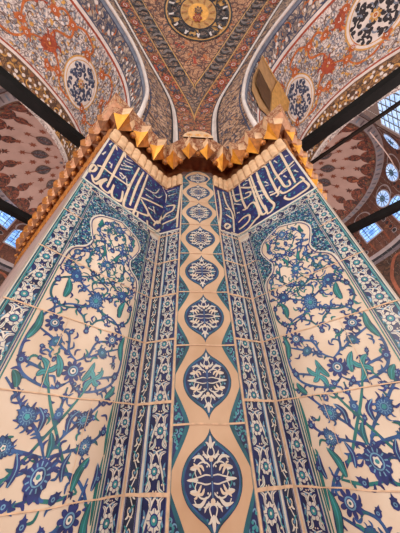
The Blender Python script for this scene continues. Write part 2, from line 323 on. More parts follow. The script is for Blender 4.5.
fl = obj('floor', [(-9, -6, FLOOR_Z), (9, -6, FLOOR_Z), (9, 10, FLOOR_Z), (-9, 10, FLOOR_Z)], [(0, 1, 2, 3)], ['carpet'])
tag(fl, 'red carpeted prayer hall floor below the pier', 'floor', kind='structure')

Z0 = -.473       # foot of the tiling
for m in (0, 1):
    side = 'left' if not m else 'right'
    # marble plinth under the tiling
    pl = [face(.32, 0, .012), face(0, 0, .012), ret(.088, 0, .012), (.0545, .53, 0)]
    pts = [p[:2] for p in pl] + [(.0545, .60), face(0, 0, -.01)[:2], face(.32, 0, -.01)[:2]]
    if m: pts = [(.109 - x, y) for x, y in pts]
    tag(prism('trim_%d' % (m + 1), pts, FLOOR_Z, Z0, 'marble'), 'pale marble plinth under the %s wing of tiles' % side, 'plinth', kind='structure')

# ------------------------------------------------------------------ floral panels
XC = .157
def field_art(A, m):
    a0, a1 = .050, .264
    A.rect(a0, Z0, a1, .62, 'tile_cream', 0, 1, 8)
    # arched head: teal spandrels
    sp = [(.106, .335), (.100, .395), (.070, .425), (.062, .455), (.072, .478), (.086, .522), (.070, .558), (.034, .578), (0, .592)]
    spc = catmull(sp, 5)
    for sg in (-1, 1):
        poly = [(XC + sg * x, z) for x, z in spc] + [(XC, .62), (XC + sg * .107, .62)]
        A.poly(poly, 'teal', 1)
        A.curls(poly,   .0125, .0021, 'white_glaze', 2, 11 + sg + m, .95, 1.5, 'light_blue')
        A.curls(poly, .021, .0030, 'turquoise', 4, 17 + sg + m, .9, 1.3, 'cobalt'); A.curls(poly, .017, .0022, 'navy', 5, 19 + sg + m, .9, 1.0, 'navy')
        A.ribbon([(XC + sg * x, z) for x, z in spc], .0042, 'white_glaze', 6, raw=True)
        A.ribbon([(XC + sg * (x - .004), z - .003) for x, z in spc], .0026, 'cobalt', 7, raw=True)
        # long saz leaves that follow the side borders
        for zz in (-.36, -.084, .0):
            A.leaf((XC + sg * .101, zz), (XC + sg * .1, zz + .085), .006, 'green_teal', 3, .02 * sg)
        A.ribbon([(XC + sg * .1045, Z0), (XC + sg * .1045, .34)], .0022, 'green_teal', 3)
    P = lambda x, z, sg: (XC + sg * x, z)
    rnd = random.Random(5 + m)
    stems = [
        ([(0, .108), (.022, .094), (.055, .098), (.086, .116), (.098, .158), (.088, .215), (.06, .25), (.022, .262), (0, .275)], 'mid_blue'),
        ([(0, .275), (.035, .252), (.068, .245), (.094, .262), (.094, .30), (.061, .325), (.02, .35), (0, .385)], 'teal'),
        ([(0, .29), (.03, .305), (.061, .325)], 'mid_blue'),
        ([(0, .29), (-.02, .325), (.028, .352), (.05, .38), (.04, .43), (0, .40)], 'teal'),
        ([(0, .145), (.02, .16), (.031, .19), (.064, .205), (.08, .249)], 'mid_blue'),
        ([(.02, .155), (.048, .172), (.088, .19)], 'mid_blue'),
        ([(0, .21), (.014, .235), (.03, .25), (0, .275)], 'teal'),
        ([(.044, .118), (.018, .068), (-.012, .022), (-.035, -.012), (-.066, -.045)], 'green_teal'),
        ([(.044, .118), (.07, .125), (.09, .13)], 'mid_blue'),
        ([(0, -.002), (.02, .028), (.046, .05), (.07, .075), (.098, .10)], 'mid_blue'),
        ([(.004, .0), (.03, .006), (.06, .012), (.082, .026), (.09, .034)], 'mid_blue'),
        ([(0, .035), (0, .057), (0, .098)], 'teal'),
        ([(.066, -.045), (.03, -.05), (0, -.045)], 'green_teal'),
        ([(.061, .325), (.088, .345), (.082, .39), (.055, .41), (.05, .38)], 'mid_blue'),
        ([(0, .40), (.03, .47), (.055, .50), (.04, .545), (0, .555)], 'mid_blue'),
        ([(0, .47), (-.03, .51), (-.02, .54), (0, .52)], 'teal'),
        ([(.04, .43), (.05, .455), (.03, .47), (0, .46)], 'mid_blue')]
    for off in (0, -.278):
        for sg in (-1, 1):
            for st, mat in stems:
                if off and st[0][1] > .2: continue
                q = [P(x, z + off, sg) for x, z in st]
                A.ribbon(q, .0048, mat, 3, ends=(.6, .6))
                c = catmull(q, 6)
                for k in range(2, len(c) - 2, 3):
                    dx, dy = c[k + 1][0] - c[k - 1][0], c[k + 1][1] - c[k - 1][1]; l = math.hypot(dx, dy) or 1e-9
                    dx /= l; dy /= l; s2 = rnd.choice((-1, 1)); r = rnd.uniform(.011, .017)
                    e = (c[k][0] + r * (.75 * dx - s2 * .65 * dy), c[k][1] + r * (.75 * dy + s2 * .65 * dx))
                    if abs(e[0] - XC) < .1: A.leaf(c[k], e, .0048, rnd.choice(('cobalt', 'cobalt', 'teal', 'mid_blue')), 3, -.28 * s2)
            up = math.pi / 2
            ang = lambda d: up - sg * d
            if True:
                A.rosette(P(.064, .205 + off, sg), .018, 9, 'cobalt', 5)
                A.palmette(P(.048, .172 + off, sg), .0105, ang(2.2), 'mid_blue', 5, 'green_teal', 'light_blue')
                A.bud(P(.09, .13 + off, sg), .0085, ang(.4), 'cobalt', 5)
                A.bud(P(.028, .197 + off, sg), .006, ang(-.5), 'cobalt', 5)
                for dx, dz, an in ((.036, .127, .5), (.052, .112, 2.3), (.036, .104, -2.2), (.054, .13, -.6)):
                    A.leaf(P(.044, .118 + off, sg), P(.044 + (dx - .044) * 1.7, .118 + (dz - .118) * 1.7 + off, sg), .0085, 'turquoise', 5, .15, 'green_teal')
                A.leaf(P(.096, .165 + off, sg), P(.094, .222 + off, sg), .011, 'green_teal', 5, .1 * sg, 'turquoise')
                A.leaf(P(.078, .088 + off, sg), P(.094, .112 + off, sg), .010, 'green_teal', 5, .1, 'turquoise')
                A.leaf(P(.022, .112 + off, sg), P(.038, .15 + off, sg), .010, 'turquoise', 5, .1, 'green_teal')
                A.palmette(P(.046, .05 + off, sg), .0135, ang(.75), 'mid_blue', 5, 'light_blue', 'turquoise')
                A.leaf(P(.022, .032 + off, sg), P(.034, .064 + off, sg), .0105, 'cobalt', 5, .2 * sg, 'light_blue')
                A.palmette(P(.060, .012 + off, sg), .0115, ang(.5), 'mid_blue', 5, 'light_blue', 'white_glaze')
                A.bud(P(.09, .034 + off, sg), .0072, ang(0), 'cobalt', 5)
                A.bud(P(.098, -.03 + off, sg), .0068, ang(.2), 'cobalt', 5)
                A.leaf(P(.036, -.03 + off, sg), P(.040, .006 + off, sg), .009, 'cobalt', 5, .15 * sg, 'light_blue')
                A.leaf(P(.056, -.042 + off, sg), P(.074, -.002 + off, sg), .0105, 'green_teal', 5, .1 * sg, 'turquoise')
                A.leaf(P(.09, -.045 + off, sg), P(.092, -.01 + off, sg), .0095, 'cobalt', 5, -.1 * sg, 'light_blue')
                A.bud(P(.032, -.048 + off, sg), .0075, ang(.9), 'cobalt', 5)
                A.bud(P(.018, .098 + off, sg), .006, ang(.4), 'cobalt', 5)
        up = math.pi / 2
        A.rosette((XC, .126 + off), .0205, 10, 'cobalt', 5, rot=.2)
        A.bud((XC, .208 + off), .0072, up, 'cobalt', 5)
        A.bud((XC, .057 + off), .0085, up, 'mid_blue', 5)
        A.bud((XC, .082 + off), .006, up, 'cobalt', 5)
        A.palmette((XC, -.022 + off), .0215, -up, 'cobalt', 5, 'light_blue', 'white_glaze')
        A.leaf((XC - .004, .0 + off), (XC + .003, .032 + off), .010, 'teal', 5, .1, 'turquoise')
    up = math.pi / 2
    A.palmette((XC, .283), .0185, up, 'mid_blue', 5, 'light_blue', 'turquoise')
    A.rosette((XC, .398), .0165, 8, 'mid_blue', 5, 'turquoise')
    A.bud((XC, .345), .008, up, 'teal', 5); A.bud((XC, .455), .009, up, 'cobalt', 5)
    A.palmette((XC, .548), .0125, up, 'mid_blue', 5, 'light_blue', 'white_glaze'); A.bud((XC, .505), .008, up, 'cobalt', 5)
    for sg in (-1, 1):
        ang = lambda d: up - sg * d
        A.palmette(P(.061, .325, sg), .0135, ang(.5), 'mid_blue', 5, 'cobalt', 'light_blue')
        A.bud(P(.094, .30, sg), .0078, ang(0), 'cobalt', 5); A.bud(P(.080, .249, sg), .0075, ang(.3), 'cobalt', 5)
        A.leaf(P(.068, .265, sg), P(.074, .312, sg), .0125, 'green_teal', 5, .1 * sg, 'turquoise')
        A.bud(P(.030, .25, sg), .0068, ang(.8), 'cobalt', 5); A.bud(P(.035, .30, sg), .0065, ang(.5), 'cobalt', 5)
        A.bud(P(.088, .352, sg), .0075, ang(-.3), 'cobalt', 5); A.bud(P(.05, .382, sg), .0085, ang(-.4), 'teal', 5)
        A.palmette(P(.082, .392, sg), .0085, ang(-.4), 'mid_blue', 5, 'light_blue', 'white_glaze', False)
        A.bud(P(.028, .352, sg), .0075, ang(.2), 'cobalt', 5); A.bud(P(.04, .432, sg), .0085, ang(-.2), 'mid_blue', 5)
        A.rosette(P(.036, .475, sg), .0095, 7, 'cobalt', 5); A.bud(P(.056, .50, sg), .008, ang(.3), 'mid_blue', 5)
        A.bud(P(.042, .543, sg), .0082, ang(-.5), 'cobalt', 5); A.bud(P(.022, .52, sg), .007, ang(.5), 'teal', 5)
        A.leaf(P(.062, .515, sg), P(.06, .55, sg), .009, 'green_teal', 5, .15 * sg); A.leaf(P(.018, .42, sg), P(.03, .455, sg), .008, 'green_teal', 5, .15 * sg)
        for k in range(16):
            x, z = rnd.uniform(.008, .082), rnd.uniform(.33, .57)
            if z > .43 and x > .05: continue
            t = rnd.uniform(0, 6.28); A.leaf(P(x, z, sg), P(x + .017 * math.cos(t), z + .022 * math.sin(t), sg), .0042, rnd.choice(('cobalt', 'teal', 'green_teal')), 4, .3)
    for sg in (-1, 1):
        for k in range(90):
            x, z = rnd.uniform(.006, .096), rnd.uniform(-.19, .36); tt = rnd.uniform(0, 6.28); L_ = rnd.uniform(.012, .02)
            b = rnd.choice((-.35, .35)); mt = rnd.choice(('cobalt', 'cobalt', 'mid_blue', 'green_teal'))
            A.leaf(P(x, z, sg), P(min(.1, x + L_ * math.cos(tt)), z + L_ * math.sin(tt), sg), .0042, mt, 4, b * sg)
            if k % 4 == 0: A.bud(P(x, z, sg), .0048, rnd.uniform(0, 6.28), 'cobalt', 4)
        for k in range(60):
            z = rnd.uniform(.30, .575); lim = .10 - .035 * min(1, max(0, (z - .38) / .05)); x = rnd.uniform(.004, lim - .008)
            tt = rnd.uniform(0, 6.28); L_ = rnd.uniform(.016, .026); e = (min(lim - .004, x + L_ * math.cos(tt)), min(.58, z + L_ * math.sin(tt)))
            A.ribbon([P(x, z, sg), P((x + e[0]) / 2 + .004 * math.sin(tt), (z + e[1]) / 2 - .004 * math.cos(tt), sg), P(e[0], e[1], sg)], .0030, rnd.choice(('mid_blue', 'teal', 'green_teal')), 3, 3, (.5, .8))
            if k % 2: A.bud(P(e[0], e[1], sg), rnd.uniform(.0045, .0062), math.pi / 2 - sg * (math.pi / 2 - tt), rnd.choice(('cobalt', 'mid_blue')), 4)
            else: A.leaf(P(x, z, sg), P(x + .012 * math.cos(tt + 1.2), z + .012 * math.sin(tt + 1.2), sg), .0046, rnd.choice(('cobalt', 'green_teal')), 4, .3)
    # crazing and joints
    for z in JOINTS[:6]:
        A.ribbon([(a0, z), (.09, z + .0008), (.13, z - .0007), (.19, z + .0006), (a1, z)],   .0020, 'grout', 12)
    for x, z0, z1 in ((.105, -.056, .0855), (.213, -.195, -.056), (.20, .0855, .222)):
        A.ribbon([(x, z0), (x + .002, (z0 + z1) / 2), (x - .001, z1)], .0010, 'grout', 12)

def floral_run(A, x0, x1, z0, z1, ground='navy', seed=0, vertical=True, big=.36, petals='white_glaze', period=1.3):
    """border: daisies and curling leaves between two rules. drawn up the z axis (or along x when vertical is False)"""
    T = (lambda u, v: (u, v)) if vertical else (lambda u, v: (v, u))
    w = x1 - x0; rnd = random.Random(seed); cx = (x0 + x1) / 2
    n = max(1, round((z1 - z0) / (w * period))); p = (z1 - z0) / n
    q = [T(x0, z0), T(x1, z0), T(x1, z1), T(x0, z1)]; A.poly(q, ground, 1)
    for k in range(n):
        c = z0 + (k + .5) * p; sg = -1 if k % 2 else 1; x = cx + sg * w * .07
        for s2 in (-1, 1):
            A.ribbon([T(cx - s2 * w * .40, c - p * .42), T(cx - s2 * w * .30, c - p * .1), T(x - s2 * w * .1, c + p * .38), T(cx + s2 * w * .25, c + p * .52)], w * .075, 'white_glaze', 2, 4, (.5, .5))
            A.leaf(T(x + s2 * w * .2, c + p * .18), T(cx + s2 * w * .43, c + p * .46), w * .14, petals, 3, .3 * s2, 'mid_blue')
            A.leaf(T(x + s2 * w * .22, c - p * .2), T(cx + s2 * w * .42, c - p * .47), w * .125, petals, 3, -.3 * s2, 'turquoise')
            A.leaf(T(cx + s2 * w * .44, c - p * .12), T(cx + s2 * w * .40, c + p * .2), w * .10, 'light_blue', 3, .2 * s2)
            A.disc(T(cx + s2 * w * .13, c + p * .45), w * .055, 'light_blue', 3, n=8)
        for s2 in (-1, 1):
            for (ux, uz) in ((.30, -.30), (.36, .05), (.18, .30), (.06, -.44)):
                A.disc(T(cx + s2 * w * ux, c + p * uz), w * .035, 'ivory_script', 4, n=6)
            A.ribbon([T(cx + s2 * w * .46, c - p * .3), T(cx + s2 * w * .34, c - p * .22), T(cx + s2 * w * .40, c - p * .08)], w * .04, 'turquoise', 4, 3)
        r = w * big * rnd.uniform(.78, .95)
        pts = []
        for i in range(40):
            t = 2 * math.pi * i / 40; kk = .80 + .20 * abs(math.cos(4 * t + k)); pts.append(T(x + r * kk * math.cos(t), c + r * kk * math.sin(t)))
        A.poly(pts, petals, 4)
        for i in range(8):
            t = math.pi * i / 4 + k * .4; A.ribbon([T(x + r * .5 * math.cos(t), c + r * .5 * math.sin(t)), T(x + r * .95 * math.cos(t), c + r * .95 * math.sin(t))], r * .07, 'cobalt', 5, 1)
        A.disc(T(x, c), r * .56, 'cobalt', 6); A.disc(T(x, c), r * .42, 'turquoise', 7, n=10); A.disc(T(x, c), r * .16, 'white_glaze', 8, n=8)
def scroll_run(A, x0, x1, z0, z1, ground='ink', seed=0, period=.9):
    w = x1 - x0; cx = (x0 + x1) / 2; n = max(2, round((z1 - z0) / (w * period))); p = (z1 - z0) / n
    A.rect(x0, z0, x1, z1, ground, 1)
    pts = [(cx + w * .27 * math.sin(math.pi * k / 2), z0 + p * k / 2) for k in range(2 * n + 1)]
    A.ribbon(pts, w * .085, 'white_glaze', 2, 3)
    for k in range(n):
        c = z0 + (k + .5) * p; sg = 1 if k % 2 == 0 else -1
        A.ribbon([(cx + sg * w * .27, c - p * .3), (cx - sg * w * .05, c - p * .25), (cx - sg * w * .22, c), (cx - sg * w * .08, c + p * .16), (cx + sg * .02 * w, c)], w * .08, 'ivory_script', 3, 3, (1, .5))
        A.leaf((cx - sg * w * .1, c - p * .1), (cx - sg * w * .38, c - p * .42), w * .16, 'white_glaze', 3, .2 * sg)
        A.leaf((cx + sg * w * .12, c), (cx + sg * w * .40, c + p * .3), w * .14, 'turquoise', 3, .2 * sg)
        A.disc((cx + sg * .02 * w, c), w * .11, 'light_blue', 4, n=8)
def rules(A, x0, x1, z0, z1, cols, w):
    for i, c in enumerate(cols):
        A.rect(x0 + i * w, z0, x0 + (i + 1) * w, z1, c, 2); A.rect(x1 - (i + 1) * w, z0, x1 - i * w, z1, c, 2)

def joint_lines(A, x0, x1, zs, w=.003, lay=13):
    for z in zs: A.ribbon([(x0, z), ((x0 + x1) / 2, z + .0006), (x1, z)], w, 'grout', lay)

for m in (0, 1):
    side = 'left' if not m else 'right'; ff = sided(face, m); rf = sided(ret, m); bf = sided(band, m)
    # --- big floral panel with its borders
    t = thing('floral_tile_panel', 'tall %s tile panel of blue carnations and rosettes on cream under dark blue calligraphy' % side, 'tile panel', ff(.16, Z0, 0))
    A = Art(); field_art(A, m); f = A.build('flower_field', ff, t, flip=bool(m), base=.0)
    A = Art(); A.rect(.264, Z0, .318, .662, 'white_glaze', 0); A.rect(.3095, Z0, .3125, .662, 'teal', 1); A.rect(.3145, Z0, .318, .662, 'marble', 1)
    floral_run(A, .2685, .3085, Z0, .66, 'navy', 3, period=1.22, big=.40)
    A.rect(.2685, Z0, .2712, .66, 'teal', 9); A.rect(.3060, Z0, .3088, .66, 'turquoise', 9); A.rect(.2650, Z0, .2668, .66, 'cobalt', 9)
    joint_lines(A, .264, .316, JOINTS[:8])
    A.build('outer_border', ff, t, flip=bool(m))
    A = Art(); A.rect(.002, Z0, .050, .662, 'white_glaze', 0)
    floral_run(A, .0085, .0425, Z0, .62, 'navy', 5, period=1.32, big=.37)
    A.rect(.0075, Z0, .0095, .62, 'cobalt', 9); A.rect(.0415, Z0, .0440, .62, 'cobalt', 9); A.rect(.0462, Z0, .0492, .62, 'teal', 9)
    joint_lines(A, .004, .050, JOINTS[:8])
    A.ribbon([(.002, Z0), (.0026, .1), (.002, .4), (.0022, .655)], .0042, 'grout', 12)
    A.build('inner_border', ff, t, flip=bool(m))
    A = Art(); A.rect(.044, .617, .268, .662, 'white_glaze', 0)
    floral_run(A, .6225, .6555, .045, .268, 'navy', 6, vertical=False, period=1.25, big=.36)
    A.rect(.045, .6205, .268, .6228, 'teal', 9); A.rect(.0, .6555, .318, .6585, 'turquoise', 9)
    A.build('top_border', ff, t, flip=bool(m), base=.0002)
    slab('bed', ff, .0, Z0, .318, .662, -.012, -.0004, 'outer_stone', t, bool(m))
    # --- calligraphy
    t = thing('calligraphy_panel', ['deep blue tile band with ivory Arabic script high on the left wing', 'deep blue tile band with ivory Arabic script high on the right wing'][m], 'inscription panel', ff(.1, .66, 0))
    A = Art()
    A.rect(0, .662, .318, 1.0, 'script_blue', 0); A.rect(-.09, .662, 0, 1.0, 'script_blue', 0)
    A.rect(0, .662, .318, .669, 'white_glaze', 1); A.rect(-.09, .662, 0, .669, 'white_glaze', 1)
    A.rect(.311, .662, .318, 1.0, 'white_glaze', 2); A.rect(-.09, .662, -.084, 1.0, 'white_glaze', 2)
    reg = [(.0, .68), (.305, .68), (.305, .99), (.0, .99)]
    A.curls(reg, .034, .0030, 'mid_blue', 1, 31 + m, .8, 1.4, 'turquoise')
    reg2 = [(-.08, .68), (-.004, .68), (-.004, .99), (-.08, .99)]
    A.curls(reg2, .028, .0028, 'light_blue', 1, 37 + m, .8, 1.4, 'turquoise')
    A.build('blue_ground', bf, t, flip=bool(m))
    A = Art()
    for st in (CALL, CALR)[m]:
        A.ribbon(st, .0128, 'ink', 4, 6, (.8, .7)); A.ribbon(st, .0098, 'ivory_script', 6, 6, (.8, .7))
    for st in (CALLT, CALRT)[m]:
        A.ribbon(st, .0052, 'white_glaze', 5, 5, (.5, .4)); A.disc(st[0], .0045, 'white_glaze', 5, n=8)
    tag(A.build('inscription', bf, t, flip=bool(m)), 'ivory Arabic lettering')
    slab('bed', ff, .0, .662, .318, 1.0, -.012, -.0004, 'outer_stone', t, bool(m))
    # --- canted strips beside the medallion shaft
    t = thing('canted_tile_border', ['blue and white flowered tile border left of the medallion shaft', 'blue and white flowered tile border right of the medallion shaft'][m], 'tile border', rf(.04, Z0, 0))
    A = Art(); A.rect(0, Z0, .031, .662, 'white_glaze', 0); scroll_run(A, .0055, .0265, Z0, .66, 'ink', 2, 1.15)
    A.rect(.0275, Z0, .0295, .66, 'cobalt', 9); A.rect(.0042, Z0, .0058, .66, 'cobalt', 9)
    joint_lines(A, .003, .031, JOINTS[:8], .0045)
    A.build('narrow_scroll_strip', rf, t, flip=bool(m))
    A = Art(); A.rect(.031, Z0, .0905, .662, 'white_glaze', 0); floral_run(A, .0375, .0825, Z0, .66, 'navy', 9, period=1.32, big=.34)
    A.rect(.0355, Z0, .0378, .66, 'light_blue', 9); A.rect(.0815, Z0, .0835, .66, 'cobalt', 9)
    joint_lines(A, .031, .0895, JOINTS[:8], .0055)
    A.ribbon([(.088, Z0), (.0876, .1), (.0884, .66)], .0048, 'grout', 12)
    A.build('flower_strip', rf, t, flip=bool(m))
    slab('bed', rf, .0, Z0, .0885, .9995, -.012, -.0004, 'grout', t, bool(m))

# ------------------------------------------------------------------ medallion shaft
def mandorla(cx, cz, hw, hh, pinch=1.):
    pts = []
    prof = [(0, 1), (.06, .88), (.22, .74), (.50, .60), (.78, .42), (.95, .2), (1, 0)]
    q = catmull(prof, 4)
    r = [(cx + hw * x, cz + hh * y) for x, y in q]; r2 = [(cx + hw * x, cz - hh * y) for x, y in q[::-1]][1:]
    l = [(cx - hw * x, cz - hh * y) for x, y in q][1:]; l2 = [(cx - hw * x, cz + hh * y) for x, y in q[::-1]][1:-1]
    return r + r2 + l + l2
HW = .0765
t = thing('medallion_shaft', 'narrow central tile shaft of pointed blue medallions on peach ground', 'tile shaft', shaft(0, Z0, 0))
PITCH = .1625; TOP = 1.150
zj = [.042 + PITCH * k for k in range(-3, 7)]
def headclip(z, x):   # rounded head of the shaft
    return True
for k in range(len(zj)):
    z0 = zj[k]; z1 = min(z0 + PITCH, TOP)
    if k == 0: z0 = Z0
    A = Art(); cz = zj[k] + PITCH * .5
    last = z1 >= TOP - 1e-6
    if last:
        arc = [(-HW, z0), (HW, z0), (HW, z0 + .02)] + [(HW * math.cos(a), z0 + .02 + (TOP - z0 - .02) * math.sin(a)) for a in [math.pi * i / 16 for i in range(1, 16)]] + [(-HW, z0 + .02)]
        A.poly(arc, 'tile_peach', 0); A.ribbon([(x * .965, z - .003) for x, z in arc[2:]], .005, 'teal', 6, raw=True)
    else: A.rect(-HW, z0, HW, z1, 'tile_peach', 0)
    A.rect(-HW, z0, -HW + .003, z1 - (.06 if last else 0), 'teal', 1); A.rect(HW - .003, z0, HW, z1 - (.06 if last else 0), 'teal', 1)
    # half medallions at the edges, straddling the joints
    for sg in (-1, 1):
        for jz, up in ((zj[k], 1), (zj[k] + PITCH, -1)):
            if jz + .001 > TOP or (last and up < 0): continue
            hm = []
            for i in range(13):
                tt = i / 12; hm.append((sg * (HW - .003 - .033 * (1 - tt ** 1.3) ** 1.15), jz + up * (.0 + .068 * tt)))
            poly = hm + [(sg * (HW - .003), jz)]
            A.poly(poly, 'teal', 2)
            inn = [(sg * (HW - .003 - (HW - .003 - abs(x)) * .72), jz + (z - jz) * .80) for x, z in hm] + [(sg * (HW - .003), jz)]
            A.poly(inn, 'navy', 3); A.curls(inn, .0105, .0022, 'light_blue', 4, k * 7 + sg, .9, 1.3, 'turquoise')
    t_ = A.build('tile', shaft, t)
    if k == 0: continue
    hh = .0745; M = Art()
    if last: cz = z0 + .052; hh = .058
    sc_ = hh / .0665
    M.poly(mandorla(0, cz, .0560, hh), 'navy', 3); M.poly(mandorla(0, cz, .0548, hh * .97), 'teal', 3.5); M.poly(mandorla(0, cz, .0525, hh * .92), 'mid_blue', 4); M.poly(mandorla(0, cz, .0500, hh * .87), 'navy', 5)
    R = lambda x, z: (x * .90, cz + z * sc_)
    for sg in (-1, 1):
        for su in (-1, 1):
            Q = lambda x, z: R(sg * x, su * z)
            M.ribbon([Q(0, .012), Q(.010, .020), Q(.024, .020), Q(.034, .010), Q(.030, .002)], .0024, 'white_glaze', 6, 5, (1, .5))
            M.ribbon([Q(.0, .004), Q(.012, .0055), Q(.024, .0035), Q(.046, .0)], .0022, 'white_glaze', 6, 5, (.6, 1))
            M.leaf(Q(.012, .019), Q(.040, .026), .0054, 'white_glaze', 7, .25 * sg * su); M.leaf(Q(.026, .019), Q(.045, .013), .0042, 'white_glaze', 7, -.2 * sg * su)
            M.leaf(Q(.022, .006), Q(.045, .014), .0046, 'ivory_script', 7, .3 * sg * su)
            M.leaf(Q(.0, .028), Q(.017, .036), .0042, 'white_glaze', 7, -.3 * sg * su); M.ribbon([Q(0, .026), Q(.007, .031), Q(.005, .038), Q(0, .044)], .0022, 'white_glaze', 6, 4)
            M.disc(Q(.026, .031), .0024, 'light_blue', 6, n=8); M.ribbon([Q(.034, .010), Q(.040, .004), Q(.036, .0015)], .0018, 'turquoise', 6, 3); M.leaf(Q(.016, .010), Q(.030, .0155), .0042, 'ivory_script', 7, .3 * sg * su); M.leaf(Q(.004, .040), Q(.011, .047), .0038, 'white_glaze', 7, .2 * sg * su); M.disc(Q(.012, .043), .0016, 'turquoise', 6, n=6); M.disc(Q(.044, .0065), .0022, 'light_blue', 6, n=8)
            M.ribbon([Q(.020, .0255), Q(.030, .028), Q(.036, .022)], .0018, 'white_glaze', 6, 3, (.5, 1)) if su > -2 else None
        for su in (-1, 1):
            Q = lambda x, z: R(sg * x, su * z)
            M.leaf(Q(.008, .024), Q(.019, .030), .0036, 'white_glaze', 7, .3 * sg * su); M.leaf(Q(.030, .017), Q(.037, .0205), .0034, 'ivory_script', 7, .2); M.disc(Q(.018, .0125), .0017, 'light_blue', 6, n=6); M.disc(Q(.009, .0155), .0016, 'white_glaze', 6, n=6)
        M.leaf(R(sg * .028, .0), R(sg * .051, .0), .0048, 'white_glaze', 7, .0)
    for su in (-1, 1):
        M.disc(R(0, su * .0245), .0042, 'ivory_script', 8, n=10); M.leaf(R(0, su * .038), R(0, su * .056), .0062, 'white_glaze', 7, 0); M.leaf(R(0, su * .002), R(0, su * .022), .0070, 'cobalt', 7, 0, 'light_blue')
    tag(M.build('medallion', shaft, t_), 'pointed blue medallion')
A = Art()
for z in zj[1:]:
    if z < TOP - .02: A.ribbon([(-HW, z), (-.02, z + .0012), (.03, z - .0008), (HW, z)], .0034, 'grout', 9)
for sg in (-1, 1): A.ribbon([(sg * (HW + .0012), Z0), (sg * (HW + .0008), .3), (sg * (HW + .001), 1.07)], .0030, 'grout', 9)
A.build('grout_line', shaft, t)
slab('bed', shaft, -HW, Z0, HW, 1.07, -.014, -.0004, 'grout', t)
# ================================================================== GILDED CORNICE
LEV = [(1.0, 0, .5755, .562), (1.02, .002, .572, .562), (1.06, .003, .568, .562), (1.10, .004, .565, .562), (1.15, .006, .560, .560), (1.185, .012, .548, .552), (1.195, .040, .515, .49), (1.20, .062, .478, .435), (1.222, .066, .474, .430), (1.240, .074, .462, .418), (1.250, .074, .462, .418), (1.258, .05, .49, .45), (1.275, .02, .52, .49), (1.30, -.01, .56, .52)]
def cpath(i, o=None):
    z, o_, yf, ys = LEV[i]
    ax, ay = face(.318, 0, 0)[:2]
    e = (ax, ay - 1.4142 * o_); L_ = (ARM - .481)
    end = (e[0] - L_ * SQ - o_ * 0, e[1] + L_ * SQ)
    fx = yf - .680 + 1.4142 * o_
    r = [end, e, (fx, yf), (.0545 - .0765, ys)]
    r += [(.109 - x, y) for x, y in r[::-1]]
    return [(x, y, z) for x, y in r]
cor = thing('muqarnas_cornice', 'gilded muqarnas cornice with hanging star points above the tiles', 'cornice', (.0545, .5, 1.0))
rows = [cpath(i) for i in range(len(LEV))]; n = len(rows[0]); v = [p for r in rows for p in r]; f = []; fm = []
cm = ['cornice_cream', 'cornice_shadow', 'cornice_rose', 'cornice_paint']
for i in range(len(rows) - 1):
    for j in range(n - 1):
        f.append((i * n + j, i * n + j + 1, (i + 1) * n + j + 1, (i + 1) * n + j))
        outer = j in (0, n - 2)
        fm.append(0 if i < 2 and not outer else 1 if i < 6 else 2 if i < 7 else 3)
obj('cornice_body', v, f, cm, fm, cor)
def star(p, r, h, rot, name='star_point', mats=('gold', 'cornice_cream', 'cornice_paint', 'dark_gold'), turn=0, inner=.60, lean=(0, 0)):
    """a pendant star: a cream star plate with a gilded kite pyramid hanging from it"""
    cx, cy, z = p; k = 8; v = []; f = []; fm = []
    for i in range(k):                                   # 0..7 rim of the plate
        a = rot + 2 * math.pi * i / k; rr = r if i % 2 == 0 else r * .62
        v.append((cx + rr * math.cos(a), cy + rr * math.sin(a), z + (.0 if i % 2 == 0 else .010)))
    for i in range(k):                                   # 8..15 foot of the kite
        a = rot + 2 * math.pi * i / k; rr = r * inner * (1 if i % 2 == 0 else .60)
        v.append((cx + rr * math.cos(a), cy + rr * math.sin(a), z - h * .38))
    v.append((cx + lean[0], cy + lean[1], z - h)); tip = 16
    for i in range(k): x, y, _ = v[i]; v.append((cx + (x - cx) * .92, cy + (y - cy) * .92, z + .03))
    for i in range(k):
        n_ = (i + 1) % k
        f.append((i, 8 + i, 8 + n_, n_)); fm.append(1 if i % 2 else 2)
    for i in range(0, k, 2):
        n_ = (i + 2) % k
        f.append((8 + i, tip, 8 + i + 1)); f.append((8 + i + 1, tip, 8 + n_)); fm += [(1, 1, 0, 3)[(i // 2 + turn) % 4]] * 2  # one gold facet of the kite set darker: shading put into its colour
    for i in range(k):
        n_ = (i + 1) % k; f.append((17 + i, i, n_, 17 + n_)); fm.append(2)
    f.append(tuple(range(17, 25))); fm.append(2)
    return obj(name, v, f, list(mats), fm, cor)
def knob(p, r, parent, name='hanging_knob'):
    prof = [(.0, -1.5), (.35, -1.25), (.55, -.9), (.95, -.35), (1, 0), (.8, .35), (.55, .5), (.6, 1.2)]; v = []; f = []; k = 10
    for rr, zz in prof: 
        for i in range(k): a = 2 * math.pi * i / k; v.append((p[0] + r * rr * math.cos(a), p[1] + r * rr * math.sin(a), p[2] + r * zz))
    for j in range(len(prof) - 1):
        for i in range(k): f.append((j * k + i, j * k + (i + 1) % k, (j + 1) * k + (i + 1) % k, (j + 1) * k + i))
    return obj(name, v, f, ['dark_gold', 'cornice_shadow'], [1 if j in (1, 4) else 0 for j in range(len(prof) - 1) for i in range(k)], parent, smooth=False)
TURN = {(0, False): 0, (1, False): 1, (0, True): 1, (1, True): 1}
units = []
lp = [(-.296, .335), (-.221, .401), (-.151, .457), (-.072, .492)]      # under the left wing and the fold
for i, (x, y) in enumerate(lp):
    for m in (0, 1):
        q = (.109 - x if m else x, y, 1.190); units.append((q, math.radians(45 if i < 3 else 90), m))
for q, rot, m in units: star(q, .066, .098, rot, turn=TURN[(m, rot > 1)], inner=.74, lean=((-.016, .016), (.016, .016), (0, .022), (0, .022))[m if rot < 1 else 2 + m])
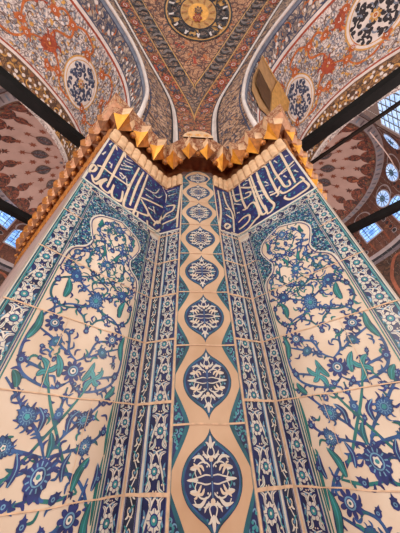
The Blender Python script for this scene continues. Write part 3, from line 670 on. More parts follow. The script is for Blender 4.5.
for m in (0, 1):
    x = .0545 - .046; q = (.109 - x if m else x, .450, 1.205); star(q, .052, .085, math.radians(90), turn=1, inner=.74, lean=(0, .02))
kp = [(-.252, .375, 1.115), (-.184, .436, 1.115), (-.112, .486, 1.11), (-.035, .49, 1.135)]
for x, y, z in kp:
    for m in (0, 1): knob((.109 - x if m else x, y, z), .0145, cor)
knob((.0545, .462, 1.165), .014, cor)
# outer runs along the flanks of the pier
nu = 15
for m in (0, 1):
    for i in range(nu if m == 0 else 7):
        d = .055 + i * .082
        bx, by = face(.318, 0, 0)[:2]
        x, y = bx - d * SQ - .038 * SQ, by + d * SQ - .038 * SQ
        q = (.109 - x if m else x, y, 1.215)
        star(q, .046, .095, math.radians(45), mats=('gold', 'cornice_rose', 'dark_gold', 'cornice_shadow'), turn=(1 if m == 0 else 0), inner=.74)
        d2 = d + .041; x, y = bx - d2 * SQ - .026 * SQ, by + d2 * SQ - .026 * SQ
        knob((.109 - x if m else x, y, 1.12), .0125, cor)
# fluted cream course right above the script: little hanging lobes
def lobe(c, tx, ty, nx, ny, w, z0, z1, dep, parent):
    v = []; f = []; k = 7
    for j, (zz, s_) in enumerate(((z0, .35), (z0 + (z1 - z0) * .25, .75), (z0 + (z1 - z0) * .6, 1.0), (z1, 1.15))):
        for i in range(k):
            a = math.pi * i / (k - 1); u = -math.cos(a) * w * .5 * min(1, .72 + .28 * s_); o = math.sin(a) * dep * s_ + dep * .75 * (s_ - .35)
            v.append((c[0] + tx * u + nx * o, c[1] + ty * u + ny * o, zz))
    for j in range(3):
        for i in range(k - 1): f.append((j * k + i, j * k + i + 1, (j + 1) * k + i + 1, (j + 1) * k + i))
    f.append(tuple(range(k))[::-1])
    return v, f
def lobes(segs, name, mat):
    V = []; Fc = []
    for (p0, p1, nrm, cnt) in segs:
        for i in range(cnt):
            t = (i + .5) / cnt; c = (p0[0] + (p1[0] - p0[0]) * t, p0[1] + (p1[1] - p0[1]) * t); L_ = math.hypot(p1[0] - p0[0], p1[1] - p0[1])
            tx, ty = (p1[0] - p0[0]) / L_, (p1[1] - p0[1]) / L_
            v, f = lobe(c, tx, ty, nrm[0], nrm[1], L_ / cnt * 1.02, 1.003, 1.085, .009, cor); b = len(V)
            V += v; Fc += [tuple(q + b for q in g) for g in f]
    return obj(name, V, Fc, [mat], None, cor)
fa, fo = face(0, 0, .003)[:2], face(.318, 0, .003)[:2]; ra = ret(.088, 0, .003)[:2]
mm = lambda p: (.109 - p[0], p[1])
lobes([(fo, fa, (SQ, -SQ), 9), (fa, ra, (-.347, -.938), 3), (mm(fa), mm(fo), (-SQ, -SQ), 9), (mm(ra), mm(fa), (.347, -.938), 3)], 'fluted_course', 'cornice_cream')
ol = (fo[0] - 1.21 * SQ, fo[1] + 1.21 * SQ); 
lobes([(ol, fo, (-SQ, -SQ), 34), (mm(fo), mm(ol), (SQ, -SQ), 34)], 'flank_course', 'dark_gold')
# half-round crest over the shaft
v = []; f = []
for j, y in enumerate((.410, .66)):
    for i in range(13):
        a = math.pi * i / 12; v.append((.0545 + .080 * math.cos(a), y, 1.245 + .095 * math.sin(a)))
for i in range(12): f.append((i, i + 1, 14 + i, 13 + i))
f.append(tuple(range(13)))
crest = obj('crest', v, f, ['cornice_cream'], None, cor)
A = Art()
for x in (-.045, .0, .045): A.rosette((x, 1.275), .018, 6, 'gold', 1, 'gold_paint', 'bole_red', 'bole_red')
A.build('crest_rosette', lambda x, z, o: (.0545 + x, .409 - o, z), crest)

# ================================================================== ARCHES
PR = [(.26, 1.05), (.26, 1.4), (.262, 1.68), (.292, 2.03), (.405, 2.42), (.545, 2.675), (.729, 2.855), (.90, 2.955), (1.1, 3.03), (1.3, 3.06)]
prof = catmull(PR, 6); prof = prof + [(2.6 - a, z) for a, z in prof[::-1]][1:]
cum = [0.]
for p, q in zip(prof, prof[1:]): cum.append(cum[-1] + math.hypot(q[0] - p[0], q[1] - p[1]))
LTOT = cum[-1]
def at_s(s):
    s = max(0, min(LTOT, s)); i = 0; lo, hi = 0, len(cum) - 2
    while lo < hi:
        md = (lo + hi + 1) // 2
        if cum[md] <= s: lo = md
        else: hi = md - 1
    i = lo; t = (s - cum[i]) / (cum[i + 1] - cum[i]); p, q = prof[i], prof[i + 1]; dx, dz = q[0] - p[0], q[1] - p[1]; l = math.hypot(dx, dz)
    return p[0] + dx * t, p[1] + dz * t, dz / l, -dx / l          # point and normal into the opening
def s_of(a):
    for i in range(len(prof) - 1):
        if prof[i][0] <= a <= prof[i + 1][0] and prof[i + 1][0] > prof[i][0] + 1e-9: return cum[i] + (cum[i + 1] - cum[i]) * (a - prof[i][0]) / (prof[i + 1][0] - prof[i][0])
def vault(off, s, o):
    a, z, na, nz = at_s(s); return face(a + na * o, z + nz * o, -off)
def polyband(A, x0, x1, s0, s1, mat, lay, nx=1): 
    ns = max(1, int((s1 - s0) / .07)); A.rect(x0, s0, x1, s1, mat, lay, nx, ns)
DEEP = 1.38
# edge of the arch face where the pendentive starts: (distance from the fold, height)
EE = [(-.02, 1.2), (-.022, 1.55), (-.008, 1.85), (.022, 2.15), (.066, 2.36), (.165, 2.555), (.40, 2.80), (.65, 3.08), (.90, 3.37), (1.3, 3.74), (1.75, 4.1)]
Ec = catmull(EE, 8)
def e_at(z):
    for p, q in zip(Ec, Ec[1:]):
        if p[1] <= z <= q[1]: t = (z - p[1]) / (q[1] - p[1]); return p[0] + (q[0] - p[0]) * t
    return Ec[-1][0]
for m in (0, 1):
    side = 'left' if not m else 'right'; vf = sided(vault, m); ff = sided(face, m)
    t = thing('painted_arch', 'white painted arch with floral soffit springing from the %s wing of the pier' % side, 'arch', ff(.30, 1.1, -.6))
    A = Art()
    for x0, x1, mat in ((0, .034, 'blue_grey'), (.034, .044, 'dark_blue_paint'), (.044, .188, 'soffit_leaf'), (.188, .198, 'dark_blue_paint'), (.198, .226, 'plaster_white'), (.226, .245, 'red_paint'), (.245, .955, 'soffit_field'), (.955, .972, 'red_paint'), (.972, 1.0, 'plaster_white'), (1.0, 1.012, 'brown_paint'), (1.012, 1.30, 'soffit_gold'), (1.30, 1.33, 'plaster_white'), (1.33, DEEP, 'soffit_field')):
        polyband(A, x0, x1, 0, LTOT, mat, 0, 3 if x1 - x0 > .3 else 1)
    A.build('soffit', vf, t, flip=bool(m))
    # painted motifs lying on the soffit
    A = Art(); e = .0012
    def roundel(c, r, ground, ink_, seed):
        A.rings(c, [r * 1.22, r * 1.15, r * 1.04, r, 0], ['gold_paint', 'plaster_white', 'gold_paint', ground], 4)
        ring = [(c[0] + r * .97 * math.cos(2 * math.pi * i / 30), c[1] + r * .97 * math.sin(2 * math.pi * i / 30)) for i in range(30)]
        A.curls(ring, r * .36, r * .085, ink_, 6, seed + 60, 1.0, 1.2, ink_); A.curls(ring, r * .5, r * .07, 'blue_grey', 7, seed + 61, .9, 1.0, ink_)
        A.rosette(c, r * .24, 8, 'gold_paint', 8, 'plaster_white', 'red_paint', 'gold_paint')
    s1 = s_of(.73)
    roundel((.65, s1), .185, 'plaster_white', 'dark_blue_paint', 1)
    s2_ = s_of(1.55) if m else s_of(1.87)
    roundel((.57, s2_), .20, 'plaster_white', 'black_paint', 2)
    rb = [[(.74, s_of(1.28)), (.66, s_of(1.13)), (.70, s_of(1.0)), (.78, s_of(.95)), (.82, s_of(1.05))],
          [(.63, s_of(1.12)), (.52, s_of(1.10)), (.45, s_of(.98)), (.36, s_of(1.0)), (.33, s_of(1.1)), (.40, s_of(1.16))],
          [(.36, s_of(1.0)), (.30, s_of(.9)), (.34, s_of(.78)), (.42, s_of(.80))],
          [(.78, s_of(.95)), (.88, s_of(.86)), (.86, s_of(.72)), (.80, s_of(.62))],
          [(.68, s_of(1.35)), (.55, s_of(1.36)), (.44, s_of(1.30)), (.36, s_of(1.36))],
          [(.40, s_of(.62)), (.34, s_of(.56)), (.38, s_of(.48)), (.50, s_of(.45))],
          [(.84, s_of(.55)), (.76, s_of(.46)), (.62, s_of(.45)), (.55, s_of(.50))],
          [(.74, s_of(1.28)), (.85, s_of(1.36)), (.86, s_of(1.5)), (.78, s_of(1.6))]]
    for q in rb:
        A.ribbon(q, .020, 'orange_paint', 3, 5, (.5, .8))
        for p in (q[0], q[-1]): A.palmette(p, .040, 1.2 + p[0] * 9, 'orange_paint', 4, 'red_paint', 'plaster_white', True, 'red_paint')
    A.palmette((.645, s_of(1.10)), .075, .6, 'red_paint', 5, 'orange_paint', 'red_paint', True, 'gold_paint')
    A.palmette((.40, s_of(1.30)), .055, 2.4, 'red_paint', 5, 'orange_paint', 'plaster_white', True, 'red_paint')
    reg = [(.26, s_of(.30)), (.94, s_of(.30)), (.94, s_of(1.9)), (.26, s_of(1.9))]
    A.curls(reg, .062, .0075, 'grey_paint', 1, 5 + m, .9, 1.5, 'blue_grey'); A.curls(reg, .11, .0085, 'brown_paint', 2, 8 + m, .9, 1.2, 'gold_paint')
    reg = [(.05, .3), (.185, .3), (.185, LTOT - .3), (.05, LTOT - .3)]
    A.curls(reg, .075, .012, 'dark_blue_paint', 1, 15 + m, .95, 1.3, 'grey_paint'); A.curls(reg, .11, .012, 'orange_paint', 2, 16 + m, .9, 1.0, 'plaster_white')
    reg = [(1.02, .3), (1.29, .3), (1.29, LTOT - .3), (1.02, LTOT - .3)]
    A.curls(reg, .10, .014, 'gold_paint', 1, 25 + m, .95, 1.3, 'plaster_white')
    A.build('painted_ornament', vf, t, eps=.0008, flip=bool(m), base=.0015)
    # pale roll moulding along the front edge
    v = []; f = []; k = 8; ns = 90
    for i in range(ns + 1):
        a, z, na, nz = at_s(.12 + (LTOT - .12) * i / ns)
        for j in range(k):
            an = 2 * math.pi * j / k; v.append(ff(a - na * .004 + na * .014 * math.cos(an), z + nz * .014 * math.cos(an), .008 + .014 * math.sin(an)))
    for i in range(ns):
        for j in range(k): f.append((i * k + j, i * k + (j + 1) % k, (i + 1) * k + (j + 1) % k, (i + 1) * k + j))
    obj('edge_moulding', v, f, ['plaster_white'], None, t, bool(m), True)
    # wall face of the arch, between the moulding and the pendentive
    low = [p for p in prof if p[1] > 1.2]; low = [(.26, 1.2)] + low
    up = [p for p in Ec]
    A = Art(); N_ = 60
    def along(pl, t):
        d = [0.]
        for p, q in zip(pl, pl[1:]): d.append(d[-1] + math.hypot(q[0] - p[0], q[1] - p[1]))
        x = t * d[-1]
        for i in range(len(pl) - 1):
            if d[i] <= x <= d[i + 1] + 1e-9: u = (x - d[i]) / max(1e-9, d[i + 1] - d[i]); return (pl[i][0] + (pl[i + 1][0] - pl[i][0]) * u, pl[i][1] + (pl[i + 1][1] - pl[i][1]) * u)
        return pl[-1]
    lowh = [p for p in low if p[0] <= 1.75]
    for i in range(N_):
        t0, t1 = i / N_, (i + 1) / N_; A.poly([along(lowh, t0), along(up, t0), along(up, t1), along(lowh, t1)], 'arch_face', 0)
    poly = lowh + up[::-1]
    A.curls(poly, .095, .0065, 'brown_paint', 2, 41 + m, 1.1, 1.2, 'dark_blue_paint'); A.curls(poly, .15, .008, 'dark_blue_paint', 3, 43 + m, .9, .9, 'cornice_rose')
    inn = [along([((p[0] * .86 + q[0] * .14), (p[1] * .86 + q[1] * .14)) for p, q in zip([along(lowh, i / N_) for i in range(N_ + 1)], [along(up, i / N_) for i in range(N_ + 1)])], i / 80) for i in range(81)]
    A.ribbon(inn, .010, 'dark_blue_paint', 5, raw=True)
    inn2 = [along([((p[0] * .10 + q[0] * .90), (p[1] * .10 + q[1] * .90)) for p, q in zip([along(lowh, i / N_) for i in range(N_ + 1)], [along(up, i / N_) for i in range(N_ + 1)])], i / 80) for i in range(81)]
    A.ribbon(inn2, .018, 'black_paint', 5, raw=True)
    inn3 = [along([((p[0] * .03 + q[0] * .97), (p[1] * .03 + q[1] * .97)) for p, q in zip([along(lowh, i / N_) for i in range(N_ + 1)], [along(up, i / N_) for i in range(N_ + 1)])], i / 80) for i in range(81)]
    A.ribbon(inn3, .022, 'plaster_white', 6, raw=True)
    A.build('arch_face', ff, t, eps=.0006, flip=bool(m))
    # back of the vault and far pier
    v = [ff(a - at_s(0)[2] * 0, z, -off) for off in (0, DEEP) for a, z in [(p[0], p[1]) for p in prof]]
    cap = [ff(.26, 3.12, 0), ff(2.34, 3.12, 0), ff(2.34, 3.12, -DEEP), ff(.26, 3.12, -DEEP)]
    obj('vault_top', cap, [(0, 1, 2, 3)], ['plaster_white'], None, t, bool(m))
    fp = [face(2.35, 0, 0)[:2], face(2.9, 0, 0)[:2], face(2.9, 0, -DEEP)[:2], face(2.35, 0, -DEEP)[:2]]
    if m: fp = [(.109 - x, y) for x, y in fp]
    tag(prism('wall_far_pier_%s' % side, fp, FLOOR_Z, 1.35, 'marble'), 'plain marble pier across the %s bay' % side, 'pier', kind='structure')

# tan and gilded boards under the right arch springing, with a painted shadow stripe
t = thing('striped_springer', 'tan and gilded wedge with a painted shadow stripe under the right arch above the cornice', 'panel', sided(vault, 1)(.3, s_of(.45), 0))
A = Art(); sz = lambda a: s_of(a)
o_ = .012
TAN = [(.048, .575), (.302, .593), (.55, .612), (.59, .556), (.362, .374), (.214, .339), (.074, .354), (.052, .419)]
SHADOW = [(.064, .479), (.286, .481), (.342, .38), (.196, .377), (.086, .394)]
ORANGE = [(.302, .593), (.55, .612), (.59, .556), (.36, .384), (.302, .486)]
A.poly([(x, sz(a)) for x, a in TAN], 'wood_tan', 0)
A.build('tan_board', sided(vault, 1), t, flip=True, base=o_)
A = Art(); A.poly([(x, sz(a)) for x, a in SHADOW], 'shadow_brown', 0); A.build('shadow_stripe', sided(vault, 1), t, flip=True, base=o_ + .022)  # the dark stripe is a shadow laid on as brown colour
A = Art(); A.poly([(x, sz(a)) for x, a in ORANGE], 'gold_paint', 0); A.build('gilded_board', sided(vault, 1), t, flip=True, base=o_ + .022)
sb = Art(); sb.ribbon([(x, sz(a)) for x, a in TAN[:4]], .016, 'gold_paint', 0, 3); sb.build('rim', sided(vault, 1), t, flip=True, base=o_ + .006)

# ================================================================== PENDENTIVE
def halfw(z): return .159 + SQ * e_at(z)
def pend(x, z, o):
    h = halfw(z); y0 = F0[1] - SQ * e_at(z); k = max(0, 1 - (x / h) ** 2)
    return (.0545 + x, y0 + .15 * h * k - o * .55, z - o * .83)
t = thing('painted_pendentive', 'red and brown painted pendentive overhead with a gold centred roundel', 'pendentive', (.0545, .56, 1.3))
DB = [(0, .022, 'plaster_white'), (.022, .030, 'black_paint'), (.030, .175, 'pend_red'), (.175, .187, 'gold_paint'), (.187, .198, 'brown_paint'), (.198, .345, 'pend_grey'), (.345, .358, 'gold_paint'), (.358, .366, 'black_paint'), (.366, 9, 'pend_field')]
zs = [1.2 + (4.08 - 1.2) * i / 60 for i in range(61)]
A = Art()
for i in range(60):
    za, zb = zs[i], zs[i + 1]; ha, hb = halfw(za), halfw(zb)
    for d0, d1, mat in DB:
        nsub = 1 if d1 < 9 else 6
        for k in range(nsub):
            for sg in (-1, 1):
                def X(h, d): return sg * max(0, h - min(d, h))
                fa0, fa1 = (d0, d1) if d1 < 9 else (d0 + max(0, ha - d0) * k / 6, d0 + max(0, ha - d0) * (k + 1) / 6)
                fb0, fb1 = (d0, d1) if d1 < 9 else (d0 + max(0, hb - d0) * k / 6, d0 + max(0, hb - d0) * (k + 1) / 6)
                q = [(X(ha, fa0), za), (X(ha, fa1), za), (X(hb, fb1), zb), (X(hb, fb0), zb)]
                q2 = []
                for p in q:
                    if not any(abs(p[0] - r[0]) < 1e-7 and abs(p[1] - r[1]) < 1e-7 for r in q2): q2.append(p)
                if len(q2) > 2: A.poly(q2, mat, 0)
A.build('painted_shell', pend, t)
A = Art()
for sg in (-1, 1):      # blossoms along the red band, scrolls along the grey one
    for i in range(26):
        z = 1.75 + i * .085; h = halfw(z)
        if h < .15: continue
        c = (sg * (h - .10), z)
        if i % 2: A.rosette(c, .042, 6, 'red_paint', 2, 'plaster_white', 'red_paint', 'gold_paint')
        else: A.rosette(c, .036, 6, 'dark_blue_paint', 2, 'gold_paint', 'red_paint', 'plaster_white')
        if h > .42:
            A.ribbon([(sg * (h - .22), z - .04), (sg * (h - .32), z - .01), (sg * (h - .31), z + .035), (sg * (h - .25), z + .03)], .013, 'black_paint', 2, 4)
            A.leaf((sg * (h - .23), z), (sg * (h - .32), z + .05), .026, 'grey_paint', 3, .3)
A.build('band_blossoms', pend, t, eps=.0012, base=.003)
RC = (.035, 3.50); 
def pr(x, z): return (RC[0] + x, RC[1] + z)
A = Art(); R_ = .36
def disc2(r, mat, lay, n=36, lob=0., k=16): 
    A.poly([pr((r + lob * math.cos(k * a)) * math.cos(a), (r + lob * math.cos(k * a)) * math.sin(a) * SZ) for a in [2 * math.pi * i / n for i in range(n)]], mat, lay)
SZ = .93
for r, mat in ((1.0, 'black_paint'), (.95, 'gold_paint'), (.91, 'roundel_ring'), (.56, 'black_paint'), (.52, 'gold_paint'), (.30, 'gold')):
    # rings split in sectors so that they follow the curved shell
    n = 36
    for i in range(n):
        a, b = 2 * math.pi * i / n, 2 * math.pi * (i + 1) / n
        for k in range(4):
            r0, r1 = R_ * r * k / 4, R_ * r * (k + 1) / 4
            q = [pr(r1 * math.cos(a), r1 * math.sin(a) * SZ), pr(r1 * math.cos(b), r1 * math.sin(b) * SZ)]
            q += [pr(r0 * math.cos(b), r0 * math.sin(b) * SZ), pr(r0 * math.cos(a), r0 * math.sin(a) * SZ)] if k else [pr(0, 0)]
            A.poly(q, mat, int(10 * (1.05 - r)) )
for i in range(14):
    a = 2 * math.pi * i / 14
    for s2 in (-1, 1):
        Q = lambda r, d: pr(R_ * r * math.cos(a + s2 * d), R_ * r * math.sin(a + s2 * d) * SZ)
        A.ribbon([Q(.58, 0), Q(.66, .15), Q(.80, .16), Q(.86, .04), Q(.78, .02)], .016, 'black_paint', 9, 3, (.6, 1)); A.leaf(Q(.72, .16), Q(.88, .2), .02, 'plaster_white', 9, .2 * s2)
for i in range(12):
    a = 2 * math.pi * i / 12; A.ribbon([pr(R_ * .32 * math.cos(a), R_ * .32 * math.sin(a)), pr(R_ * .5 * math.cos(a + .12), R_ * .5 * math.sin(a + .12) * SZ)], .012, 'dark_gold', 11, 1)
A.rosette(pr(.0, .02), .045, 7, 'brown_paint', 12, 'gold_paint', 'brown_paint', 'gold_paint'); A.rosette(pr(-.01, -.06), .05, 6, 'red_paint', 12, 'gold_paint', 'red_paint', 'gold_paint')
tag(A.build('roundel', pend, t, eps=.0014, base=.004), 'round medallion with a gold centre')
# ================================================================== NEIGHBOURING BAYS
ZR = 3.6; DC = (2.99, -.014); R1 = 1.245; R2 = 1.372
def cyl(phi, rho, z):
    u, v = DC[0] + rho * math.cos(phi), DC[1] + rho * math.sin(phi); x, y = duv(u, v); return (x, y, z)
def dome(phi, rho, o): return cyl(phi, rho, ZR + .80 * (1 - (rho / R1) ** 2) - o if rho <= R1 else ZR - o)
def drum(phi, z, o): return cyl(phi, R2 - o, z)
rad = math.radians
win = 0
for m in (0, 1):
    # domes are laid out for the right bay; the left one mirrors it
    side = 'right' if not m else 'left'; df = sided(dome, m); wf = sided(drum, m)
    t = thing('painted_dome', 'dusty pink painted dome with dark medallions seen past the %s edge of the pier' % side, 'dome', (sided(cyl, m))(0, 0, ZR))
    A = Art(); n = 72
    for i in range(n):
        a, b = 2 * math.pi * i / n, 2 * math.pi * (i + 1) / n
        for r0, r1, mat in [(k * .14, (k + 1) * .14, 'dome_pink') for k in range(8)] + [(1.12, 1.20, 'dome_pink'), (1.20, R1, 'dome_fringe'), (R1, R1 + .012, 'brown_paint'), (R1 + .012, R2 + .03, 'dome_band')]:
            A.poly([(a, r0), (b, r0), (b, r1), (a, r1)] if r0 else [(a, .001), (b, r1), (a, r1)], mat, 0)
    A.build('shell', df, t, flip=bool(m))
    A = Art()
    pol = lambda r, a: (a, r)
    ns = 15
    for k in range(ns):
        a = rad(-72 + 24 * k); da = lambda w, r: w / r
        def blob(r, hr, hw, mat, lay, a_=a, pointed=True):
            pts = []
            for i in range(20):
                tt = 2 * math.pi * i / 20; x, y = math.cos(tt), math.sin(tt)
                if pointed: y *= (1 - abs(x) ** 2.2) ** .35 if abs(x) < 1 else 0
                pts.append((a_ + hw * y / r, r + hr * x * (1.12 if pointed else 1)))
            A.poly(pts, mat, lay)
        def starf(r, s, mat, lay, a_=a):
            A.poly([(a_ + s * (1 if i % 2 == 0 else .5) * math.sin(math.pi * i / 6) / r, r + s * (1 if i % 2 == 0 else .5) * math.cos(math.pi * i / 6)) for i in range(12)], mat, lay)
        A.poly([(a - .005, .52), (a + .005, .52), (a + .005, .94), (a - .005, .94)], 'dome_red', 1)
        blob(.70, .10, .085, 'brown_paint', 2); blob(.70, .088, .073, 'dome_cartouche', 3)
        starf(.50, .04, 'dome_red', 2); starf(.90, .045, 'dome_red', 2); blob(.36, .05, .04, 'dome_red', 2)
        b = a + rad(12)
        starf(.62, .05, 'dome_red', 2, b); starf(.80, .05, 'dome_red', 2, b); blob(1.0, .035, .035, 'dome_red', 2, b); starf(.42, .036, 'dome_grey', 2, b)
        A.poly([(b - .005, .9), (b + .005, .9), (b + .005, 1.12), (b - .005, 1.12)], 'dome_red', 1); starf(.95, .04, 'dome_red', 2, b); starf(1.07, .05, 'dome_fringe', 2, a); blob(1.04, .07, .065, 'dome_fringe', 2, b)
        # scalloped red fringe
        for c in (a, b):
            A.poly([(c + rad(5.9) * math.cos(tt), 1.20 - .10 * math.sin(tt)) for tt in [math.pi * i / 10 for i in range(11)]] + [(c - rad(5.9), 1.21), (c + rad(5.9), 1.21)], 'dome_fringe', 2)
            A.poly([(c + rad(3.2) * math.cos(tt), 1.185 - .05 * math.sin(tt)) for tt in [2 * math.pi * i / 12 for i in range(12)]], 'brown_paint', 3)
            A.poly([(c + rad(1.6) * math.cos(tt), 1.185 - .024 * math.sin(tt)) for tt in [2 * math.pi * i / 10 for i in range(10)]], 'orange_paint', 4)
    for k in range(90):
        a = 2 * math.pi * k / 90; A.poly([(a, R1 + .03), (a + .02, R1 + .03), (a + .02, R2 - .03), (a, R2 - .03)], 'dome_grey' if k % 2 else 'blue_grey', 1)
    A.build('painted_motifs', df, t, eps=.003, flip=bool(m), base=.004)
    # drum wall under the dome
    A = Art(); n = 56; p0, p1 = rad(-125), rad(85)
    for i in range(n):
        a, b = p0 + (p1 - p0) * i / n, p0 + (p1 - p0) * (i + 1) / n
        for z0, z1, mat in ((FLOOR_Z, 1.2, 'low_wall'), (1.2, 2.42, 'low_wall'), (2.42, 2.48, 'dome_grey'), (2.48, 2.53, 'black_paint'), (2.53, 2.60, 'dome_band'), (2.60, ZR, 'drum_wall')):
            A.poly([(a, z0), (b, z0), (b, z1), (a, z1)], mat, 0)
    for k in range(9):          # painted chains of dark cartouches between the windows
        a = rad(-116 + 24 * k)
        for z in (2.72, 2.82, 2.92, 3.02, 3.12, 3.22):
            pts = [(a + .034 * math.cos(tt), z + .042 * math.sin(tt)) for tt in [2 * math.pi * i / 12 for i in range(12)]]
            A.poly(pts, 'dome_band' if z in (2.72, 3.02) else 'dome_red', 1); A.poly([(a + (x - a) * .75, z + (y - z) * .75) for x, y in pts], 'black_paint', 2)
        b = a + rad(12)
        A.ribbon([(b - .10, 2.66), (b - .10, 2.95), (b, 3.10), (b + .10, 2.95), (b + .10, 2.66)], .018, 'dome_red', 1)
        for r in (.12,): A.ribbon([(b + r * math.cos(tt), 3.34 + r * R2 * math.sin(tt)) for tt in [2 * math.pi * i / 24 for i in range(25)]], .018, 'dome_band', 1, raw=True)
    for k in range(6):          # blind arches low on the wall
        b = rad(-95 + 30 * k)
        A.ribbon([(b - .22, 1.0), (b - .22, 1.9), (b - .14, 2.2), (b, 2.36), (b + .14, 2.2), (b + .22, 1.9), (b + .22, 1.0)], .04, 'dome_red', 1)
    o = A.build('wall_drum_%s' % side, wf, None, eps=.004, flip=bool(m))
    tag(o, 'dark red brown wall ring under the %s dome' % side, 'wall', kind='structure')
    # windows
    def window(a, z, w, h, kind):
        global win
        win += 1; round_ = kind == 'round'
        r_ = 'round' if round_ else 'arched'
        t = thing('window_%d' % win, None, None, wf(a, z - h / 2, .01), kind='structure')
        where = {'right': 'right', 'left': 'left'}[side]
        tag(t, None, 'window')
        if round_: ol = [(a + w / 2 / R2 * math.cos(tt), z + h / 2 * math.sin(tt)) for tt in [2 * math.pi * i / 24 for i in range(24)]]
        else: ol = [(a - w / 2 / R2, z - h / 2), (a + w / 2 / R2, z - h / 2), (a + w / 2 / R2, z + h * .2)] + [(a + w / 2 / R2 * math.cos(tt), z + h * .2 + h * .3 * math.sin(tt)) for tt in [math.pi * i / 10 for i in range(1, 10)]] + [(a - w / 2 / R2, z + h * .2)]
        A = Art(); A.poly([(a + (x - a) * 1.16, z + (y - z) * 1.13) for x, y in ol], 'dome_band', 0); A.build('frame', wf, t, base=.012, flip=bool(m))
        A = Art(); A.poly(ol, 'white_glass' if round_ else 'daylight_glass', 0); A.build('pane', wf, t, base=.020, flip=bool(m))
        A = Art()
        if round_:
            for i in range(12):
                tt = 2 * math.pi * i / 12; A.ribbon([(a + w * .2 / R2 * math.cos(tt), z + h * .2 * math.sin(tt)), (a + w * .48 / R2 * math.cos(tt), z + h * .48 * math.sin(tt))], .010, 'lead', 0, 1)
            A.disc((a, z), w * .2 / R2, 'lead', 0, ry=h * .2, n=16)
            for i in range(6): tt = math.pi * i / 3; A.disc((a + w * .11 / R2 * math.cos(tt), z + h * .11 * math.sin(tt)), w * .06 / R2, 'light_blue', 1, ry=h * .06, n=8)
        else:
            for i in range(1, 4): x = a + w / R2 * (i / 4 - .5); A.ribbon([(x, z - h / 2), (x, z + h * .44)], .008, 'lead', 0, 1)
            for i in range(1, 6): y = z + h * (i / 6 - .5); A.ribbon([(a - w * .48 / R2, y), (a + w * .48 / R2, y)], .010, 'lead', 0, 1)
        A.build('lead_tracery', wf, t, base=.026, flip=bool(m), eps=.003)
        return t
    if not m:
        for a, z, kd, lb in ((-101, 3.25, 'round', 'small round white window touching the right photo edge, uppermost of the drum windows'),
                             (-74, 3.33, 'round', 'small round white window just above the low right tie rod at the photo edge'),
                             (-54, 3.29, 'round', 'round white window partly behind the low right tie rod'),
                             (-31.5, 3.06, 'arched', 'square blue leaded window right of the tile edge below the tie rod'),
                             (-57, 2.93, 'arched', 'blue leaded window under the tie rod at the right photo edge')):
            w_ = window(rad(a), z, .27 if kd == 'round' else .30, .30 if kd == 'round' else .36, kd); w_['label'] = lb
    else:
        for a, z, kd, lb in ((-25, 3.35, 'arched', 'blue leaded window cut by the left photo edge'),
                             (-8.3, 3.10, 'arched', 'bright blue leaded window between the left tie rod and the gilded cornice')):
            w_ = window(rad(a), z, .30, .40, kd); w_['label'] = lb
    # outer wall of the hall beyond the bay
    op = sided(lambda x, z, o: (*duv(x, -3.3 + o), z), m)
    A = Art(); A.rect(-.5, FLOOR_Z, 8.0, 11.5, 'drum_wall', 0, 8, 12)
    for k in range(3): A.ribbon([(2.2 + k * 2.2, 1.0), (2.2 + k * 2.2, 4.6), (3.0 + k * 2.2, 5.6), (3.8 + k * 2.2, 4.6), (3.8 + k * 2.2, 1.0)], .12, 'dome_band', 1)
    o = A.build('wall_outer_%s' % side, op, None, eps=.005, flip=bool(m)); tag(o, 'brown outer wall beyond the %s bay' % side, 'wall', kind='structure')
    if not m:
        win += 1; w_ = thing('window_%d' % win, 'pale blue window at the right photo edge between the thick rod and the thin rod', 'window', op(5.5, 7.2, .01), kind='structure')
        A = Art(); A.rect(4.3, 6.9, 6.15, 8.35, 'dome_band', 0); A.build('frame', op, w_, base=.03)
        A = Art(); A.rect(4.4, 7.0, 6.05, 8.25, 'white_glass', 0); A.build('pane', op, w_, base=.05)
        A = Art()
        for i in range(1, 6): A.ribbon([(4.4 + i * .275, 7.0), (4.4 + i * .275, 8.25)], .05, 'lead', 0, 1)
        for i in range(1, 5): A.ribbon([(4.4, 7.0 + i * .25), (6.05, 7.0 + i * .25)], .05, 'lead', 0, 1)
        A.build('lead_tracery', op, w_, base=.07)

# ================================================================== TIE RODS AND CABLE
def bar(name, p0, p1, w, h, mat, parent=None):
    a, b = Vector(p0), Vector(p1); d = (b - a).normalized(); s_ = d.cross(Vector((0, 0, 1))).normalized() * w / 2; u = s_.cross(d).normalized() * h / 2
    v = [tuple(p + i * s_ + j * u) for p in (a, b) for i, j in ((-1, -1), (1, -1), (1, 1), (-1, 1))]
    return obj(name, v, [(3, 2, 1, 0), (4, 5, 6, 7), (0, 1, 5, 4), (1, 2, 6, 5), (2, 3, 7, 6), (3, 0, 4, 7)], [mat], None, parent)
def rod(label, m, dr, z, th, u0=.02, u1=-2.25, mat='iron', collar=True):
    p0 = (*duv(u0, dr), z); p1 = (*duv(u1, dr), z)
    if m: p0, p1 = mirror(p0), mirror(p1)
    t = thing('tie_rod', label, 'tie rod', p0)
    bar('rod', p0, p1, th, th, mat, t)
    if collar:
        d = (Vector(p1) - Vector(p0)).normalized(); c = Vector(p0) + d * .03
        bar('collar', tuple(c - d * .03), tuple(c + d * .025), th * 1.35, th * 1.35, mat, t)
    return t
rod('thick black tie rod running to the upper left from the gilded cornice', 0, .742, 1.28, .050)
rod('black tie rod low on the left across the pink dome', 0, 1.50, 1.28, .050)
rod('thick black tie rod crossing the upper right corner to the cornice', 1, .690, 1.28, .050)
rod('black tie rod low on the right over the blue windows', 1, 1.545, 1.28, .050)
rod('thin dark rod between the two thick black rods on the right', 1, .815, 1.28, .016, mat='bronze_wire', collar=False)
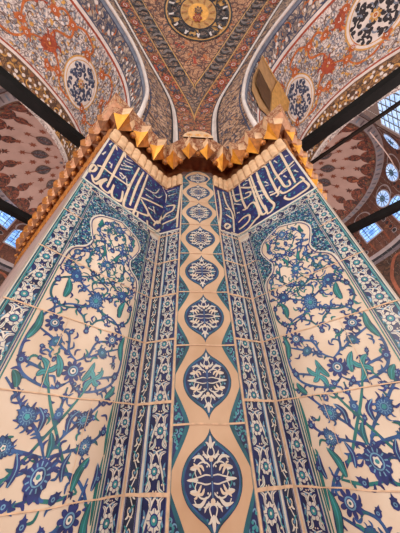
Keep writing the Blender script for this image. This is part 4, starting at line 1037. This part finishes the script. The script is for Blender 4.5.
# hanging lamp cable on the right
cv = []
pa, pb = Vector((1.55, .55, 2.02)), Vector((2.35, .98, 2.35))
bar_pts = [pa.lerp(pb, i / 10) - Vector((0, 0, .06 * math.sin(math.pi * i / 10))) for i in range(11)]
v = []; f = []
for i, p in enumerate(bar_pts):
    for j in range(6): a = 2 * math.pi * j / 6; v.append((p.x + 0.0045 * math.cos(a) * -.48, p.y + 0.0045 * math.cos(a) * .88, p.z + 0.0045 * math.sin(a)))
for i in range(10):
    for j in range(6): f.append((i * 6 + j, i * 6 + (j + 1) % 6, (i + 1) * 6 + (j + 1) % 6, (i + 1) * 6 + j))
tag(obj('lamp_cable', v, f, ['pale_cable']), 'thin pale cable hanging across the dome rim at the right', 'cable')
# ================================================================== CAMERA, LIGHT
cam = bpy.data.cameras.new('camera'); co = bpy.data.objects.new('camera', cam); C.objects.link(co); scene.camera = co
cam.sensor_fit = 'VERTICAL'; cam.sensor_height = 36.; cam.lens = 36. * 215.05 / 533.; cam.clip_start = .01
pitch, roll, yaw = math.radians(40.643), math.radians(-2.327), math.radians(5.066)
w = Vector((math.sin(yaw) * math.cos(pitch), math.cos(yaw) * math.cos(pitch), math.sin(pitch)))
r = Vector((math.cos(yaw), -math.sin(yaw), 0)); u = r.cross(w)
r2 = r * math.cos(roll) + u * math.sin(roll); u2 = -r * math.sin(roll) + u * math.cos(roll)
M = mathutils.Matrix((( r2.x, u2.x, -w.x, 0), (r2.y, u2.y, -w.y, 0), (r2.z, u2.z, -w.z, EYE), (0, 0, 0, 1)))
co.matrix_world = M
wd = bpy.data.worlds.new('hall_light'); scene.world = wd; wd.use_nodes = True
bg = wd.node_tree.nodes['Background']; bg.inputs['Color'].default_value = (1.0, .93, .86, 1); bg.inputs['Strength'].default_value = 1.15
def point(name, p, e, col, rad_):
    l = bpy.data.lights.new(name, 'POINT'); l.energy = e; l.color = col; l.shadow_soft_size = rad_
    o = bpy.data.objects.new(name, l); C.objects.link(o); o.location = W(p); return o
point('hall_lamp', (-.9, -1.2, .75), 230, (1, .90, .77), .25)
point('hall_lamp', (1.1, -1.0, .5), 170, (1, .90, .77), .25)
for m in (0, 1):
    f_ = sided(face, m)
    point('aisle_fill', f_(1.25, .55, -.55), 260, (1, .92, .84), .2)  # unseen light added under each arch to brighten soffit and dome
    p = (*duv(3.0, .6), 1.2); point('bay_fill', mirror(p) if m else p, 680, (1, .88, .75), .3)  # unseen fill light added below each dome, which is dim without it
scene.view_settings.view_transform = 'Standard'; scene.view_settings.look = 'None'; scene.view_settings.gamma = 1; scene.view_settings.use_curve_mapping = False
scene.view_settings.exposure = .18
